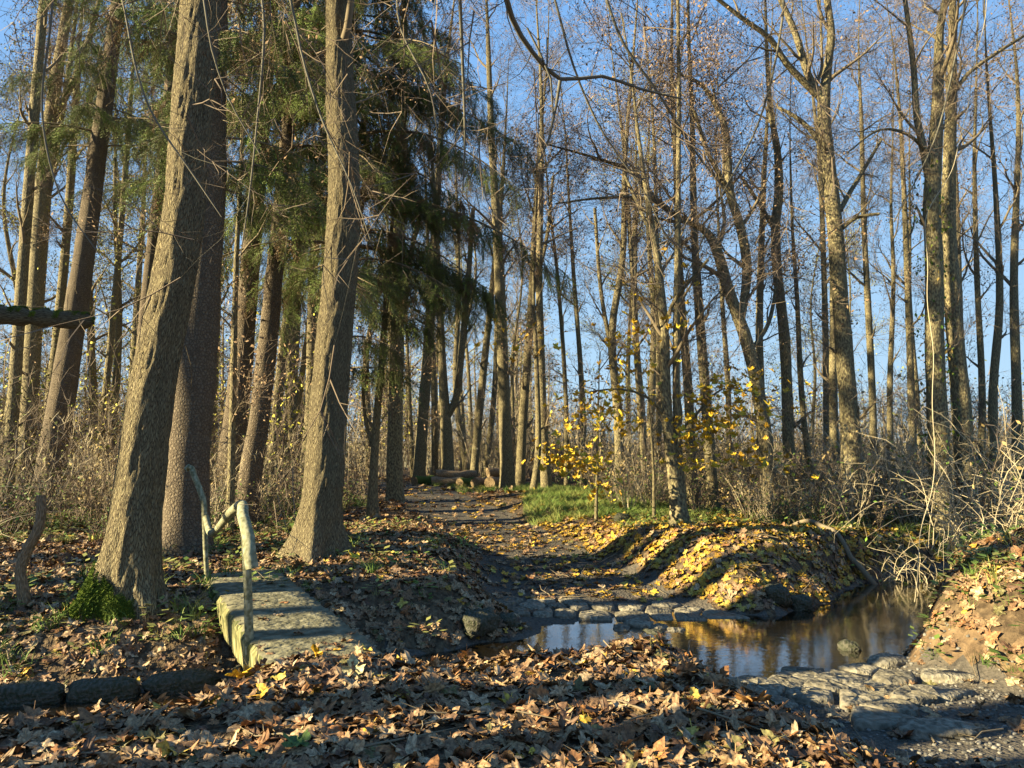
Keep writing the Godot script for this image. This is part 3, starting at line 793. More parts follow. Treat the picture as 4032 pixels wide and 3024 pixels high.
# ------------------------------------------------------------------ trees
func smooth(flat: Array, step: float) -> Array:
	var m := flat.size() / 4
	var pts := PackedVector3Array()
	var rad := PackedFloat32Array()
	for i in m - 1:
		var g := func(k: int) -> Vector4:
			k = clampi(k, 0, m - 1)
			return Vector4(flat[k * 4], flat[k * 4 + 1], flat[k * 4 + 2], flat[k * 4 + 3])
		var a: Vector4 = g.call(i - 1)
		var b: Vector4 = g.call(i)
		var c: Vector4 = g.call(i + 1)
		var d: Vector4 = g.call(i + 2)
		var lab := maxf(Vector3(b.x - a.x, b.y - a.y, b.z - a.z).length(), 1e-4)
		var lbc := maxf(Vector3(c.x - b.x, c.y - b.y, c.z - b.z).length(), 1e-4)
		var lcd := maxf(Vector3(d.x - c.x, d.y - c.y, d.z - c.z).length(), 1e-4)
		var tb := (c - a) / (lab + lbc) * lbc if i > 0 else c - b
		var tc := (d - b) / (lbc + lcd) * lbc if i < m - 2 else c - b
		var n := maxi(1, int(lbc / step))
		for s in n:
			var t := float(s) / n
			var q := b * (2.0 * t * t * t - 3.0 * t * t + 1.0) + tb * (t * t * t - 2.0 * t * t + t) + c * (3.0 * t * t - 2.0 * t * t * t) + tc * (t * t * t - t * t)
			pts.push_back(Vector3(q.x, q.y, q.z))
			rad.push_back(maxf(q.w, 0.004))
	pts.push_back(Vector3(flat[m * 4 - 4], flat[m * 4 - 3], flat[m * 4 - 2]))
	rad.push_back(flat[m * 4 - 1])
	return [pts, rad]

func make_sprays() -> void:
	# 0 bare, 1 with small dark cones and dead leaves, 2 with tan leaves, 3 long drooping, 4 olive leaves
	for kind in 5:
		rng.seed = 500 + kind
		var tw := MB.new()
		var bits := MB.new()
		var side := func(p0: Vector3, d: Vector3, ln: float, r: float, depth: int, me: Callable) -> void:
			var pts := PackedVector3Array([p0])
			var rad := PackedFloat32Array([r])
			var q := p0
			var dir := d
			var n: int = [5, 3, 2][depth]
			for i in n:
				dir = (dir + Vector3(rf(-.22, .22), rf(-.1, .24) * (-1.0 if kind == 3 else 1.0), rf(-.22, .22))).normalized()
				q += dir * ln / n
				pts.push_back(q)
				rad.push_back(r * (1.0 - 0.75 * (i + 1.0) / n))
				if depth < 2:
					var kids: int = 2 if depth == 0 else 1
					for j in kids:
						var ax := dir.cross(Vector3(rf(-1, 1), rf(-1, 1), rf(-1, 1))).normalized()
						var d2 := dir.rotated(ax, rf(0.5, 1.0))
						me.call(q, d2, ln * (rf(0.3, 0.5) if depth == 0 else rf(.35, .6)), r * 0.5, depth + 1, me)
				if depth > 0 and kind in [1, 2, 4]:
					if rng.randf() < [0.0, 0.42, 0.4, 0.0, 0.6][kind]:
						var sz: float = [0.0, 0.018, 0.03, 0.0, 0.035][kind] * rf(0.7, 1.4)
						var a := Vector3(rf(-1, 1), rf(-1, .2), rf(-1, 1)).normalized()
						var b := a.cross(Vector3(rf(-1, 1), rf(-1, 1), rf(-1, 1))).normalized() * 0.55
						bits.tri(q, q + (a + b) * sz, q + a * sz * 2.0)
						bits.tri(q, q + a * sz * 2.0, q + (a - b) * sz)
			if depth == 0: tw.tube(pts, rad, 3)
			else: tw.ribbon(pts, rad, d.cross(Vector3(rf(-1, 1), rf(-1, 1), rf(-1, 1))).normalized())
		side.call(Vector3.ZERO, Vector3.UP, 1.0, 0.0055, 0, side)
		var mesh := tw.done(M.twig)
		bits.add_to(mesh, [M.bit, mat(.9, lin(.055, .038, .026)), mat(.8, lin(.26, .17, .10)), M.bit, mat(.7, lin(.22, .21, .05))][kind])
		sprays.append(mesh)
	# spruce branchlet hanging along -Y
	rng.seed = 700
	var nb := MB.new()
	var sb := MB.new()
	var axes := [[Vector3.ZERO, Vector3.DOWN, 0.6]]
	for k in 18:
		var y := -0.03 - 0.031 * k
		var az := (k % 2) * PI + rf(-.7, .7)
		axes.append([Vector3(0, y, 0), Vector3(cos(az) * 0.75, -0.75, sin(az) * 0.75).normalized(), rf(0.10, 0.2) * (1.1 - 0.036 * k)])
	for a in axes:
		sb.tube(PackedVector3Array([a[0], a[0] + a[1] * a[2]]), PackedFloat32Array([0.003, 0.0015]), 3)
		var cnt := int(a[2] / 0.024)
		for k in cnt:
			var q: Vector3 = a[0] + a[1] * a[2] * (k + 0.5) / cnt
			var w: Vector3 = a[1].cross(Vector3(rf(-1, 1), rf(-1, 1), rf(-1, 1))).normalized()
			for s in [-1.0, 1.0]:
				var tip: Vector3 = q + (w * s + a[1] * 0.6 + Vector3(rf(-.3, .3), rf(-.3, .3), rf(-.3, .3))).normalized() * 0.028
				var across: Vector3 = (tip - q).cross(a[1]).normalized() * 0.006
				nb.tri(q - across, q + across, tip)
	var nm := mat(0.55, Color.WHITE)
	nm.vertex_color_use_as_albedo = true
	nm.backlight = lin(0.2, 0.2, 0.15)
	M.needle = nm
	needle_twig = nb.done(nm)
	sb.add_to(needle_twig, M.twig)

var LIGHT_TRUNK := {}

func build_trunk(flat: Array, base: Vector3, near: int, matl: Material, flare: float, sd: int) -> ArrayMesh:
	var step: float = [0.45, 0.16, 0.045][near]
	var sides: int = [9, 20, 72][near]
	var q := smooth(flat, step)
	var pts: PackedVector3Array = q[0]
	var rad: PackedFloat32Array = q[1]
	var mb := MB.new()
	var n := FastNoiseLite.new()
	n.seed = sd
	n.frequency = 1.0
	n.fractal_octaves = 2
	for i in pts.size():
		pts[i] -= base
	if near == 0:
		for i in pts.size():
			rad[i] *= 1.0 + 0.08 * n.get_noise_2d(pts[i].y * 0.8, sd) + flare * exp(-maxf(pts[i].y, 0.0) / 0.3)
		mb.tube(pts, rad, sides)
		return mb.done(matl)
	var amp: float = [0.0, 0.006, 0.010][near]
	var turns := maxf(1.0, roundf(TAU * rad[mini(8, rad.size() - 1)] / 0.5))
	var along := 0.0
	var lobe := float(sd % 7)
	for i in pts.size():
		if i > 0: along += pts[i].distance_to(pts[i - 1])
		var hgt := maxf(pts[i].y, 0.0)
		for k in sides + 1:
			var w := TAU * (k % sides) / sides
			var d := Vector3(cos(w), 0, sin(w))
			var r := rad[i]
			r *= 1.0 + flare * exp(-hgt / 0.28) * (0.7 + 0.5 * sin(4.0 * w + lobe) + 0.3 * sin(7.0 * w + lobe * 2.0))
			r += r * 0.09 * n.get_noise_3d(d.x * 0.8, pts[i].y * 0.7, d.z * 0.8)
			if near == 2:
				var fx := n.get_noise_3d(d.x * 5.2, pts[i].y * 1.7, d.z * 5.2)
				r += amp * (1.0 - 3.2 * absf(fx))
			else:
				r += amp * n.get_noise_3d(d.x * 5.0, pts[i].y * 4.0, d.z * 5.0)
			mb.p.push_back(pts[i] + d * r)
			mb.n.push_back(d)
			mb.u.push_back(Vector2(turns * k / sides, along / 0.5))
	var ring := sides + 1
	for i in pts.size() - 1:
		for k in sides:
			var v := i * ring + k
			mb.ix.append_array(PackedInt32Array([v, v + ring, v + 1, v + 1, v + ring, v + ring + 1]))
	return mb.done(matl, false)

func grow(mb: MB, sc: Scatter, p0: Vector3, dir: Vector3, ln: float, r0: float, level: int, density: float, tint: Color) -> void:
	var n := 6 if level == 0 else 4
	var pts := PackedVector3Array([p0])
	var rad := PackedFloat32Array([r0])
	var q := p0
	var d := dir
	var kids := []
	for i in n:
		d = (d + Vector3(rf(-.28, .28), rf(-.10, .24), rf(-.28, .28))).normalized()
		q += d * ln / n
		pts.push_back(q)
		rad.push_back(r0 * (1.0 - 0.8 * (i + 1.0) / n))
		kids.append([q, d, (i + 1.0) / n])
	mb.tube(pts, rad, 5 if level == 0 else 3)
	for k in kids:
		if level == 0:
			for c in 2:
				if rng.randf() > density: continue
				var ax: Vector3 = (k[1] as Vector3).cross(Vector3(rf(-1, 1), rf(-1, 1), rf(-1, 1))).normalized()
				grow(mb, sc, k[0], (k[1] as Vector3).rotated(ax, rf(0.45, 0.95)), ln * rf(0.28, 0.5) * (1.15 - 0.5 * k[2]), r0 * 0.42 * (1.1 - 0.5 * k[2]), 1, density, tint)
		else:
			for c in 1:
				if rng.randf() > density: continue
				spray(sc, k[0], k[1], rf(0.55, 1.1) * clampf(ln, 0.6, 1.3), tint)
	spray(sc, q, d, rf(0.7, 1.2), tint)

func spray(sc: Scatter, at: Vector3, d: Vector3, size: float, tint: Color) -> void:
	var ax := d.cross(Vector3(rf(-1, 1), rf(-1, 1), rf(-1, 1))).normalized()
	var dir := d.rotated(ax, rf(0.0, 0.9))
	var side := dir.cross(Vector3(rf(-1, 1), rf(-1, 1), rf(-1, 1))).normalized()
	sc.xf.append(Transform3D(Basis(side, dir, side.cross(dir)).scaled_local(Vector3(size, size, size)), at))

func crown_on(mb: MB, sc: Scatter, flat: Array, base: Vector3, from: float, reach: float, spacing: float, density: float, tint: Color) -> void:
	var q := smooth(flat, 0.25)
	var pts: PackedVector3Array = q[0]
	var rad: PackedFloat32Array = q[1]
	var gap := 0.0
	var az := rf(0, TAU)
	for i in range(1, pts.size()):
		var p := pts[i] - base
		if p.y < from: continue
		gap -= pts[i].distance_to(pts[i - 1])
		if gap <= 0.0:
			gap = spacing * rf(0.6, 1.4)
			az += 2.4 + rf(-.5, .5)
			var t := (pts[i] - pts[i - 1]).normalized()
			var out := Vector3(cos(az), 0, sin(az))
			out = (out - t * out.dot(t)).normalized()
			var d := (out * rf(0.6, 1.0) + t * rf(0.5, 1.1)).normalized()
			var left := 1.0 - 0.55 * float(i) / pts.size()
			grow(mb, sc, p, d, reach * left * rf(0.6, 1.2), clampf(rad[i] * 0.5, 0.012, 0.06), 0, density, tint)
	var e := pts.size() - 1
	spray(sc, pts[e] - base, (pts[e] - pts[e - 1]).normalized(), 1.0, tint)

func bough(mb: MB, sc: Scatter, p0: Vector3, az: float, ln: float, rise: float, droop: float, tint: float, fill := 1.0) -> void:
	var pts := PackedVector3Array()
	var rad := PackedFloat32Array()
	var n := 8
	var bend := rf(-.25, .25)
	for i in n + 1:
		var t := float(i) / n
		var a := az + bend * t
		var y := rise * sin(t * 1.6) * ln * 0.3 - droop * t * t * ln + 0.14 * droop * ln * t * t * t * t
		pts.push_back(p0 + Vector3(cos(a) * ln * t, y, sin(a) * ln * t))
		rad.push_back(lerpf(0.012 + 0.008 * ln, 0.004, t))
	mb.tube(pts, rad, 4)
	var cnt := int(ln * 6.5 * fill)
	for k in cnt:
		var t := clampf(0.18 + 0.82 * (k + rf(0, 1)) / cnt, 0, 1)
		var i := mini(int(t * n), n - 1)
		var q := pts[i].lerp(pts[i + 1], t * n - i)
		var along := (pts[i + 1] - pts[i]).normalized()
		var side := along.cross(Vector3.UP).normalized() * (1.0 if k % 2 else -1.0)
		var d := (side * rf(0.5, 1.0) + along * rf(0.4, 0.9) + Vector3.DOWN * rf(0.1, 0.6)).normalized()
		var sl := ln * rf(0.14, 0.3) * (1.15 - 0.6 * t)
		var g := tint * rf(0.65, 1.4)
		var col := Color(0.11, 0.155, 0.036) * g
		if rng.randf() < 0.07: col = Color(0.15, 0.095, 0.045) * g
		mb.ribbon(PackedVector3Array([q, q + d * sl]), PackedFloat32Array([.007, .003]), Vector3.UP)
		for c in 4:
			var at := q + d * sl * (c + rf(0, 1)) / 4.0
			var dd := (d * rf(0.2, 1.1) + Vector3.DOWN * rf(0.3, 1.3) + Vector3(rf(-.4, .4), rf(-.2, .2), rf(-.4, .4))).normalized()
			var x := dd.cross(Vector3(rf(-1, 1), rf(-1, 1), rf(-1, 1))).normalized()
			var s := rf(0.5, 1.05)
			sc.add(Basis(x, -dd, x.cross(-dd)).scaled_local(Vector3(s, s * rf(.9, 1.25), s)), at, col * rf(.8, 1.2))

var tree_index := 0
func build_tree(key: String, called: String, label: String, group := "", spacing := 1.08, density := 0.43) -> Node3D:
	var d: Dictionary = TREES[key]
	tree_index += 1
	rng.seed = 9000 + tree_index * 37
	var flat: Array = (d.t as Array).duplicate()
	var bx: float = flat[0]
	var bz: float = flat[2]
	var base := Vector3(bx, height(bx, bz), bz)
	# root the trunk in the ground
	var low := [flat[0], base.y - 0.25, flat[2], flat[3] * 1.04]
	if flat[1] > base.y - 0.1:
		flat = low + flat
	else:
		flat[1] = base.y - 0.25
	# carry the trunk on above what the picture shows
	var m := flat.size()
	if d.h > 0.0 and flat[m - 3] < d.h - 1.0:
		var p1 := Vector3(flat[m - 4], flat[m - 3], flat[m - 2])
		var p0 := Vector3(flat[m - 8], flat[m - 7], flat[m - 6])
		var dir := (p1 - p0).normalized()
		var r: float = flat[m - 1]
		var left: float = d.h - p1.y
		for k in 3:
			dir = (dir + Vector3(rf(-.06, .06), 0.12, rf(-.06, .06))).normalized()
			p1 += dir * left / 3.0
			flat.append_array([p1.x, p1.y, p1.z, maxf(r * (1.0 - 0.32 * (k + 1)), 0.012)])
	var o := root_at(called, base)
	var bark: Material = M[d.bark]
	var flare: float = [0.22, 0.35, 0.5][d.near]
	inst("trunk", build_trunk(flat, base, d.near, bark, flare, 11 + tree_index), o)
	var mb := MB.new()
	var sc := Scatter.new()
	var tint := Color.WHITE
	if d.style == "spruce":
		var y: float = d.cf
		var q := smooth(flat, 0.3)
		var top: float = d.h
		while y < top - 0.4:
			var i := 0
			while i < q[0].size() - 1 and q[0][i].y - base.y < y: i += 1
			var at: Vector3 = q[0][i] - base
			var ln := (0.62 if key == "dark_spruce" else 1.0) * lerpf(2.3, 0.5, clampf((y - d.cf) / (top - d.cf), 0, 1)) * rf(0.7, 1.15)
			for k in 2:
				bough(mb, sc, at, rf(0, TAU), ln, 0.3, rf(0.15, 0.4), rf(0.8, 1.4))
			y += rf(0.28, 0.5)
		# dead snags below the green
		y = maxf(1.6, d.cf - 5.0)
		while y < d.cf + 2.0:
			var i := 0
			while i < q[0].size() - 1 and q[0][i].y - base.y < y: i += 1
			var az := rf(0, TAU)
			grow(mb, Scatter.new(), q[0][i] - base, Vector3(cos(az), rf(-.4, .1), sin(az)).normalized(), rf(0.5, 1.4), 0.007, 1, 0.0, tint)
			y += rf(0.2, 0.5)
		var cr := inst("crown", mb.done(M.branch), o)
		scatter("needles", needle_twig, sc, cr)
	elif d.style == "curtain":
		# boughs: height, azimuth (0 = +x), length, droop
		var q := smooth(flat, 0.3)
		for b in CURTAIN:
			var i := 0
			while i < q[0].size() - 1 and q[0][i].y - base.y < b[0]: i += 1
			bough(mb, sc, q[0][i] - base, b[1], b[2], 0.25, b[3], b[4], 1.5)
		var cr := inst("crown", mb.done(M.branch), o)
		scatter("needles", needle_twig, sc, cr)
	else:
		var reach: float = 2.6
		for l in d.limbs:
			var lm := MB.new()
			var q := smooth(l, 0.2)
			var pp: PackedVector3Array = q[0]
			for i in pp.size(): pp[i] -= base
			lm.tube(pp, q[1], 9)
			inst("limb", lm.done(bark), o)
			crown_on(mb, sc, l, base, 1.4, 1.5, spacing * 0.8, density, tint)
		crown_on(mb, sc, flat, base, d.cf, reach, spacing, density, tint)
		if d.style == "broad" and d.near < 2:
			crown_on(mb, sc, flat, base, 1.6, 0.7, 2.0, 0.3, tint)
		var cr := inst("crown", mb.done(M.branch), o)
		bake("foliage", sprays[[0, 1, 2, 1, 1, 2, 0][tree_index % 7]], sc, cr)
		if d.style == "maple":
			var groups := [Scatter.new(), Scatter.new()]
			for l in MAPLE_LEAVES:
				for k in int(l[4] * 1.9):
					var w := Vector3(rng.randfn(0, l[3]), rng.randfn(0, l[3] * 0.55), rng.randfn(0, 0.4))
					var c: Color = [Color(0.78, 0.52, 0.03), Color(0.70, 0.46, 0.03), Color(0.62, 0.50, 0.05), Color(0.50, 0.30, 0.03)][rng.randi() % 4]
					groups[k % 2].add((Basis(Vector3.UP, rng.randf() * TAU) * Basis(Vector3.RIGHT, rf(0.1, 1.3))).scaled_local(Vector3.ONE * rf(0.07, 0.14)), Vector3(l[0], l[1], l[2]) + w - base, c * rf(0.8, 1.2))
			scatter("leaves", leaf_shapes[1], groups[0], cr)
			scatter("leaves", leaf_shapes[3], groups[1], cr)
	tag(o, label, "tree", group)
	return o

# height at the trunk, azimuth in radians (0 = right along x, PI = left, PI/2 = towards the camera), length, droop, brightness
var CURTAIN := []
var MAPLE_LEAVES := []

func fill_lists() -> void:
	rng.seed = 4242
	CURTAIN.append_array([[6.0, 0.1, 4.3, 0.50, .9], [7.2, 0.4, 3.8, 0.55, .9], [5.0, -0.2, 3.0, 0.45, .8], [8.2, 0.2, 3.6, 0.50, .9], [4.4, 0.35, 2.3, 0.40, .8], [3.8, 0.0, 1.7, 0.35, .8], [6.6, 1.2, 2.6, 0.5, 1.1], [5.6, 1.8, 2.2, 0.55, 1.2],
		[7.0, 2.4, 2.2, 0.5, 1.2], [3.3, 0.6, 1.6, 0.3, .8], [2.6, 0.3, 1.5, 0.15, .8], [9.0, 0.7, 3.4, 0.5, 1.0], [7.8, 1.5, 2.8, 0.5, 1.2], [9.6, -0.2, 3.2, 0.45, 1.0], [6.2, 2.9, 2.4, .5, 1.1]])
	var y := 4.8
	while y < 15.5:
		for k in 4:
			CURTAIN.append([y + rf(-.2, .2), rf(0, TAU), lerpf(2.9, 0.7, (y - 4.8) / 10.7) * rf(0.75, 1.2), rf(0.3, 0.6), rf(0.8, 1.3)])
		y += 0.42
	MAPLE_LEAVES.append_array([[0.92,1.25,-12.20,0.28,34], [1.23,1.14,-12.40,0.22,28], [1.49,1.90,-12.60,0.30,26], [1.75,2.37,-12.80,0.30,26], [1.47,0.69,-12.50,0.18,14], [0.70,1.18,-12.20,0.14,12], [1.09,2.04,-12.40,0.25,14], [2.03,3.19,-13.00,0.30,14], [2.48,4.12,-12.80,0.40,16], [2.97,1.59,-12.40,0.30,40], [3.23,2.05,-12.50,0.28,30], [3.65,2.28,-12.60,0.30,26], [3.45,1.67,-12.50,0.25,24], [2.81,1.14,-12.40,0.20,14], [3.85,1.21,-12.60,0.18,18], [4.13,1.90,-12.70,0.20,12], [3.87,2.53,-12.80,0.25,14], [2.15,2.69,-12.80,0.30,14], [0.33,2.94,-12.30,0.40,8], [0.03,3.25,-12.30,0.30,5], [4.54,1.06,-12.60,0.25,8], [1.80,1.90,-12.60,0.30,14], [4.65,2.37,-12.80,0.30,6], [2.77,3.46,-12.70,0.30,10]])

# ------------------------------------------------------------------ things
func stone_mesh(poly: PackedVector2Array, thick: float, sd: int) -> ArrayMesh:
	# an irregular flat stone: bevelled top, sloping sides; y = 0 at its top
	var r := RandomNumberGenerator.new()
	r.seed = sd
	var mb := MB.new()
	var m := poly.size()
	var c := Vector2.ZERO
	for q in poly: c += q
	c /= m
	var tx := r.randf_range(-.05, .05)
	var tz := r.randf_range(-.05, .05)
	var layers := [[0.0, 0.004], [0.8, 0.0], [0.955, -0.006], [1.0, -0.028], [1.0, -thick]]
	for l in layers:
		for q in poly:
			var e: Vector2 = c.lerp(q, l[0])
			var h: float = l[1] + e.x * tx + e.y * tz + r.randf_range(-.006, .006)
			mb.p.push_back(Vector3(e.x, h, e.y)); mb.n.push_back(Vector3.UP); mb.u.push_back(e)
	for l in layers.size() - 1:
		for k in m:
			var a := l * m + k
			var b := l * m + (k + 1) % m
			mb.ix.append_array(PackedInt32Array([a, a + m, b, b, a + m, b + m]))
	return mb.done(M.stone0, false)

func voronoi(x0: float, x1: float, z0: float, z1: float, dx: float, dz: float, sd: int, turn := 0.0) -> Array:
	var r := RandomNumberGenerator.new()
	r.seed = sd
	var seeds := []
	var row := 0
	var z := z0
	while z < z1:
		var x := x0 + (dx * 0.5 if row % 2 else 0.0)
		while x < x1:
			seeds.append(Vector2(x + r.randf_range(-.3, .3) * dx, z + r.randf_range(-.28, .28) * dz))
			x += dx * r.randf_range(0.75, 1.3)
		z += dz
		row += 1
	var cells := []
	for i in seeds.size():
		var s: Vector2 = seeds[i]
		var poly := [s + Vector2(-dx, -dz), s + Vector2(dx, -dz), s + Vector2(dx, dz), s + Vector2(-dx, dz)]
		for j in seeds.size():
			if i == j or s.distance_to(seeds[j]) > 2.6 * maxf(dx, dz): continue
			var mid: Vector2 = (s + seeds[j]) * 0.5
			var nn: Vector2 = (seeds[j] - s).normalized()
			var out := []
			for k in poly.size():
				var a: Vector2 = poly[k]
				var b: Vector2 = poly[(k + 1) % poly.size()]
				var da := (a - mid).dot(nn)
				var db := (b - mid).dot(nn)
				if da <= 0.0: out.append(a)
				if da * db < 0.0: out.append(a.lerp(b, da / (da - db)))
			poly = out
		if poly.size() < 3: continue
		# shrink for the joints, split the long edges and roughen them
		var pts := PackedVector2Array()
		var gap := 0.018
		for k in poly.size():
			var a: Vector2 = poly[k] - s
			var b: Vector2 = poly[(k + 1) % poly.size()] - s
			for t in [0.0, 0.5]:
				var e := a.lerp(b, t)
				e = e * (1.0 - gap / maxf(e.length(), 0.05)) 
				if t == 0.0: e *= 0.95
				pts.push_back(e + Vector2(r.randf_range(-.008, .008), r.randf_range(-.008, .008)))
		cells.append([s, pts])
	return cells

func ford() -> void:
	var o := root_at("ford_paving", Vector3(1.6, WATER, -7.8))
	tag(o, "rough stone paving laid across the ford", "paving", "", "structure")
	var n := 0
	for patch in [[-.2, 2.7, -10.3, -8.8, .36, .25, 31], [1.5, 3.6, -7.0, -5.3, .44, .21, 57]]:
		for c in voronoi(patch[0], patch[1], patch[2], patch[3], patch[4], patch[5], patch[6]):
			var s: Vector2 = c[0]
			var q := near_line(PATH, s.x, s.y)
			var far: bool = patch[2] < -9.0
			if q[0] > q[2] + (0.25 if far else 0.05): continue
			var h := height(s.x, s.y)
			var edge := fine.get_noise_2d(s.x * 60.0, s.y * 60.0)
			if far and s.y < -9.6 + 0.4 * edge: continue
			if not far and (s.y > -5.5 + 0.5 * edge or s.x > 3.3 + 0.5 * edge): continue
			if h < WATER - (0.035 if far else 0.075): continue
			n += 1
			var st := inst("paving_stone", stone_mesh(c[1], 0.22, 900 + n), o)
			st.material_override = M["stone%d" % (n % 4)]
			st.position = Vector3(s.x, (maxf(h + 0.03, WATER + 0.02) + rng.randf_range(-.008, .012) if far else maxf(h + 0.05, WATER + 0.03) + rng.randf_range(-.015, .025)), s.y) - o.position

func rock_mesh(sx: float, sy: float, sz: float, sd: int, rough := 0.22, square := 0.75) -> ArrayMesh:
	var n := FastNoiseLite.new()
	n.seed = sd
	n.frequency = 0.9
	n.fractal_octaves = 3
	var mb := MB.new()
	var a := 11
	var b := 16
	for i in a + 1:
		for k in b + 1:
			var t := PI * i / a
			var w := TAU * (k % b) / b
			var d := Vector3(sin(t) * cos(w), cos(t), sin(t) * sin(w))
			# squarer than a ball
			var e := d / pow(pow(absf(d.x), 4.0) + pow(absf(d.y), 4.0) + pow(absf(d.z), 4.0), 0.25)
			e = d.lerp(e, square) * (1.0 + rough * n.get_noise_3d(d.x * 1.6, d.y * 1.6, d.z * 1.6) * 2.0)
			mb.p.push_back(Vector3(e.x * sx, e.y * sy, e.z * sz)); mb.n.push_back(d); mb.u.push_back(Vector2(w, t))
	for i in a:
		for k in b:
			var v := i * (b + 1) + k
			mb.ix.append_array(PackedInt32Array([v, v + 1, v + b + 1, v + 1, v + b + 2, v + b + 1]))
	return mb.done(M.stone0, false)

func rocks() -> void:
	var n := 0
	for a in [[1.18, -8.42, .13, .06, .09, "flat pale stone at the edge of the rock cluster in the pool"], [1.40, -8.55, .15, .075, .10, "largest stone of the little rock cluster in the pool"], [1.60, -8.45, .10, .06, .08, "rounded stone in the middle of the pool cluster"],
			[1.50, -8.28, .13, .05, .08, "low wet stone on the near side of the pool cluster"], [1.78, -8.36, .11, .05, .07, "outlying stone ending the rock cluster in the pool"],
			[3.2, -9.35, .17, .12, .14, "dark mossy boulder at the foot of the shaded leaf mound"], [3.5, -9.4, .14, .10, .12, "smaller dark stone beside the boulder under the leaf mound"],
			[-.34, -7.95, .20, .13, .15, "dark rock at the water's edge below the bank between bridge and path"], [-.06, -8.2, .12, .08, .1, "dark wet stone where the bank meets the ford paving"],
			[3.42, -7.0, .22, .07, .14, "flat tan slab lying on the shore under the clay bank"], [2.0, -14.0, .15, .11, .13, "lone dark stone beside the track on yellow leaves"],
			[2.75, -5.05, .24, .05, .15, "flat grey stone bedded in the gravel track"], [3.30, -7.62, .10, .08, .10, "dark rock sticking out of the clay bank into the pool"]]:
		n += 1
		var o := inst("rock", rock_mesh(a[2], a[3], a[4], 20 + n), self)
		o.material_override = M.wet_stone if "dark" in a[5] or "wet" in a[5] else M["stone%d" % (n % 4)]
		o.rotation.y = n * 1.3
		var y := height(a[0], a[1])
		o.position = Vector3(a[0], maxf(y, WATER - 0.05) + a[3] * 0.45, a[1])
		tag(o, a[5], "rock")
	# stone edging under the left bank
	var e := root_at("stone_edging", Vector3(-3.2, WATER, -6.4))
	tag(e, "low wall of dark stone blocks along the stream beside the bridge", "stone edging")
	n = 0
	for a in [[-1.55, -6.82, .30], [-2.12, -6.60, .28], [-2.68, -6.40, .30], [-3.24, -6.22, .27], [-3.76, -6.12, .26]]:
		n += 1
		var o := inst("stone", rock_mesh(a[2] * 0.95, 0.11, 0.11, 80 + n, 0.09, 1.0), e)
		o.material_override = M.wet_stone
		o.position = Vector3(a[0], WATER + 0.03, a[1] + 0.03) - e.position
		o.rotation.y = 0.22
	# boulders of the bank face
	for a in [[-.85, -7.62, .2], [-1.2, -7.4, .17]]:
		n += 1

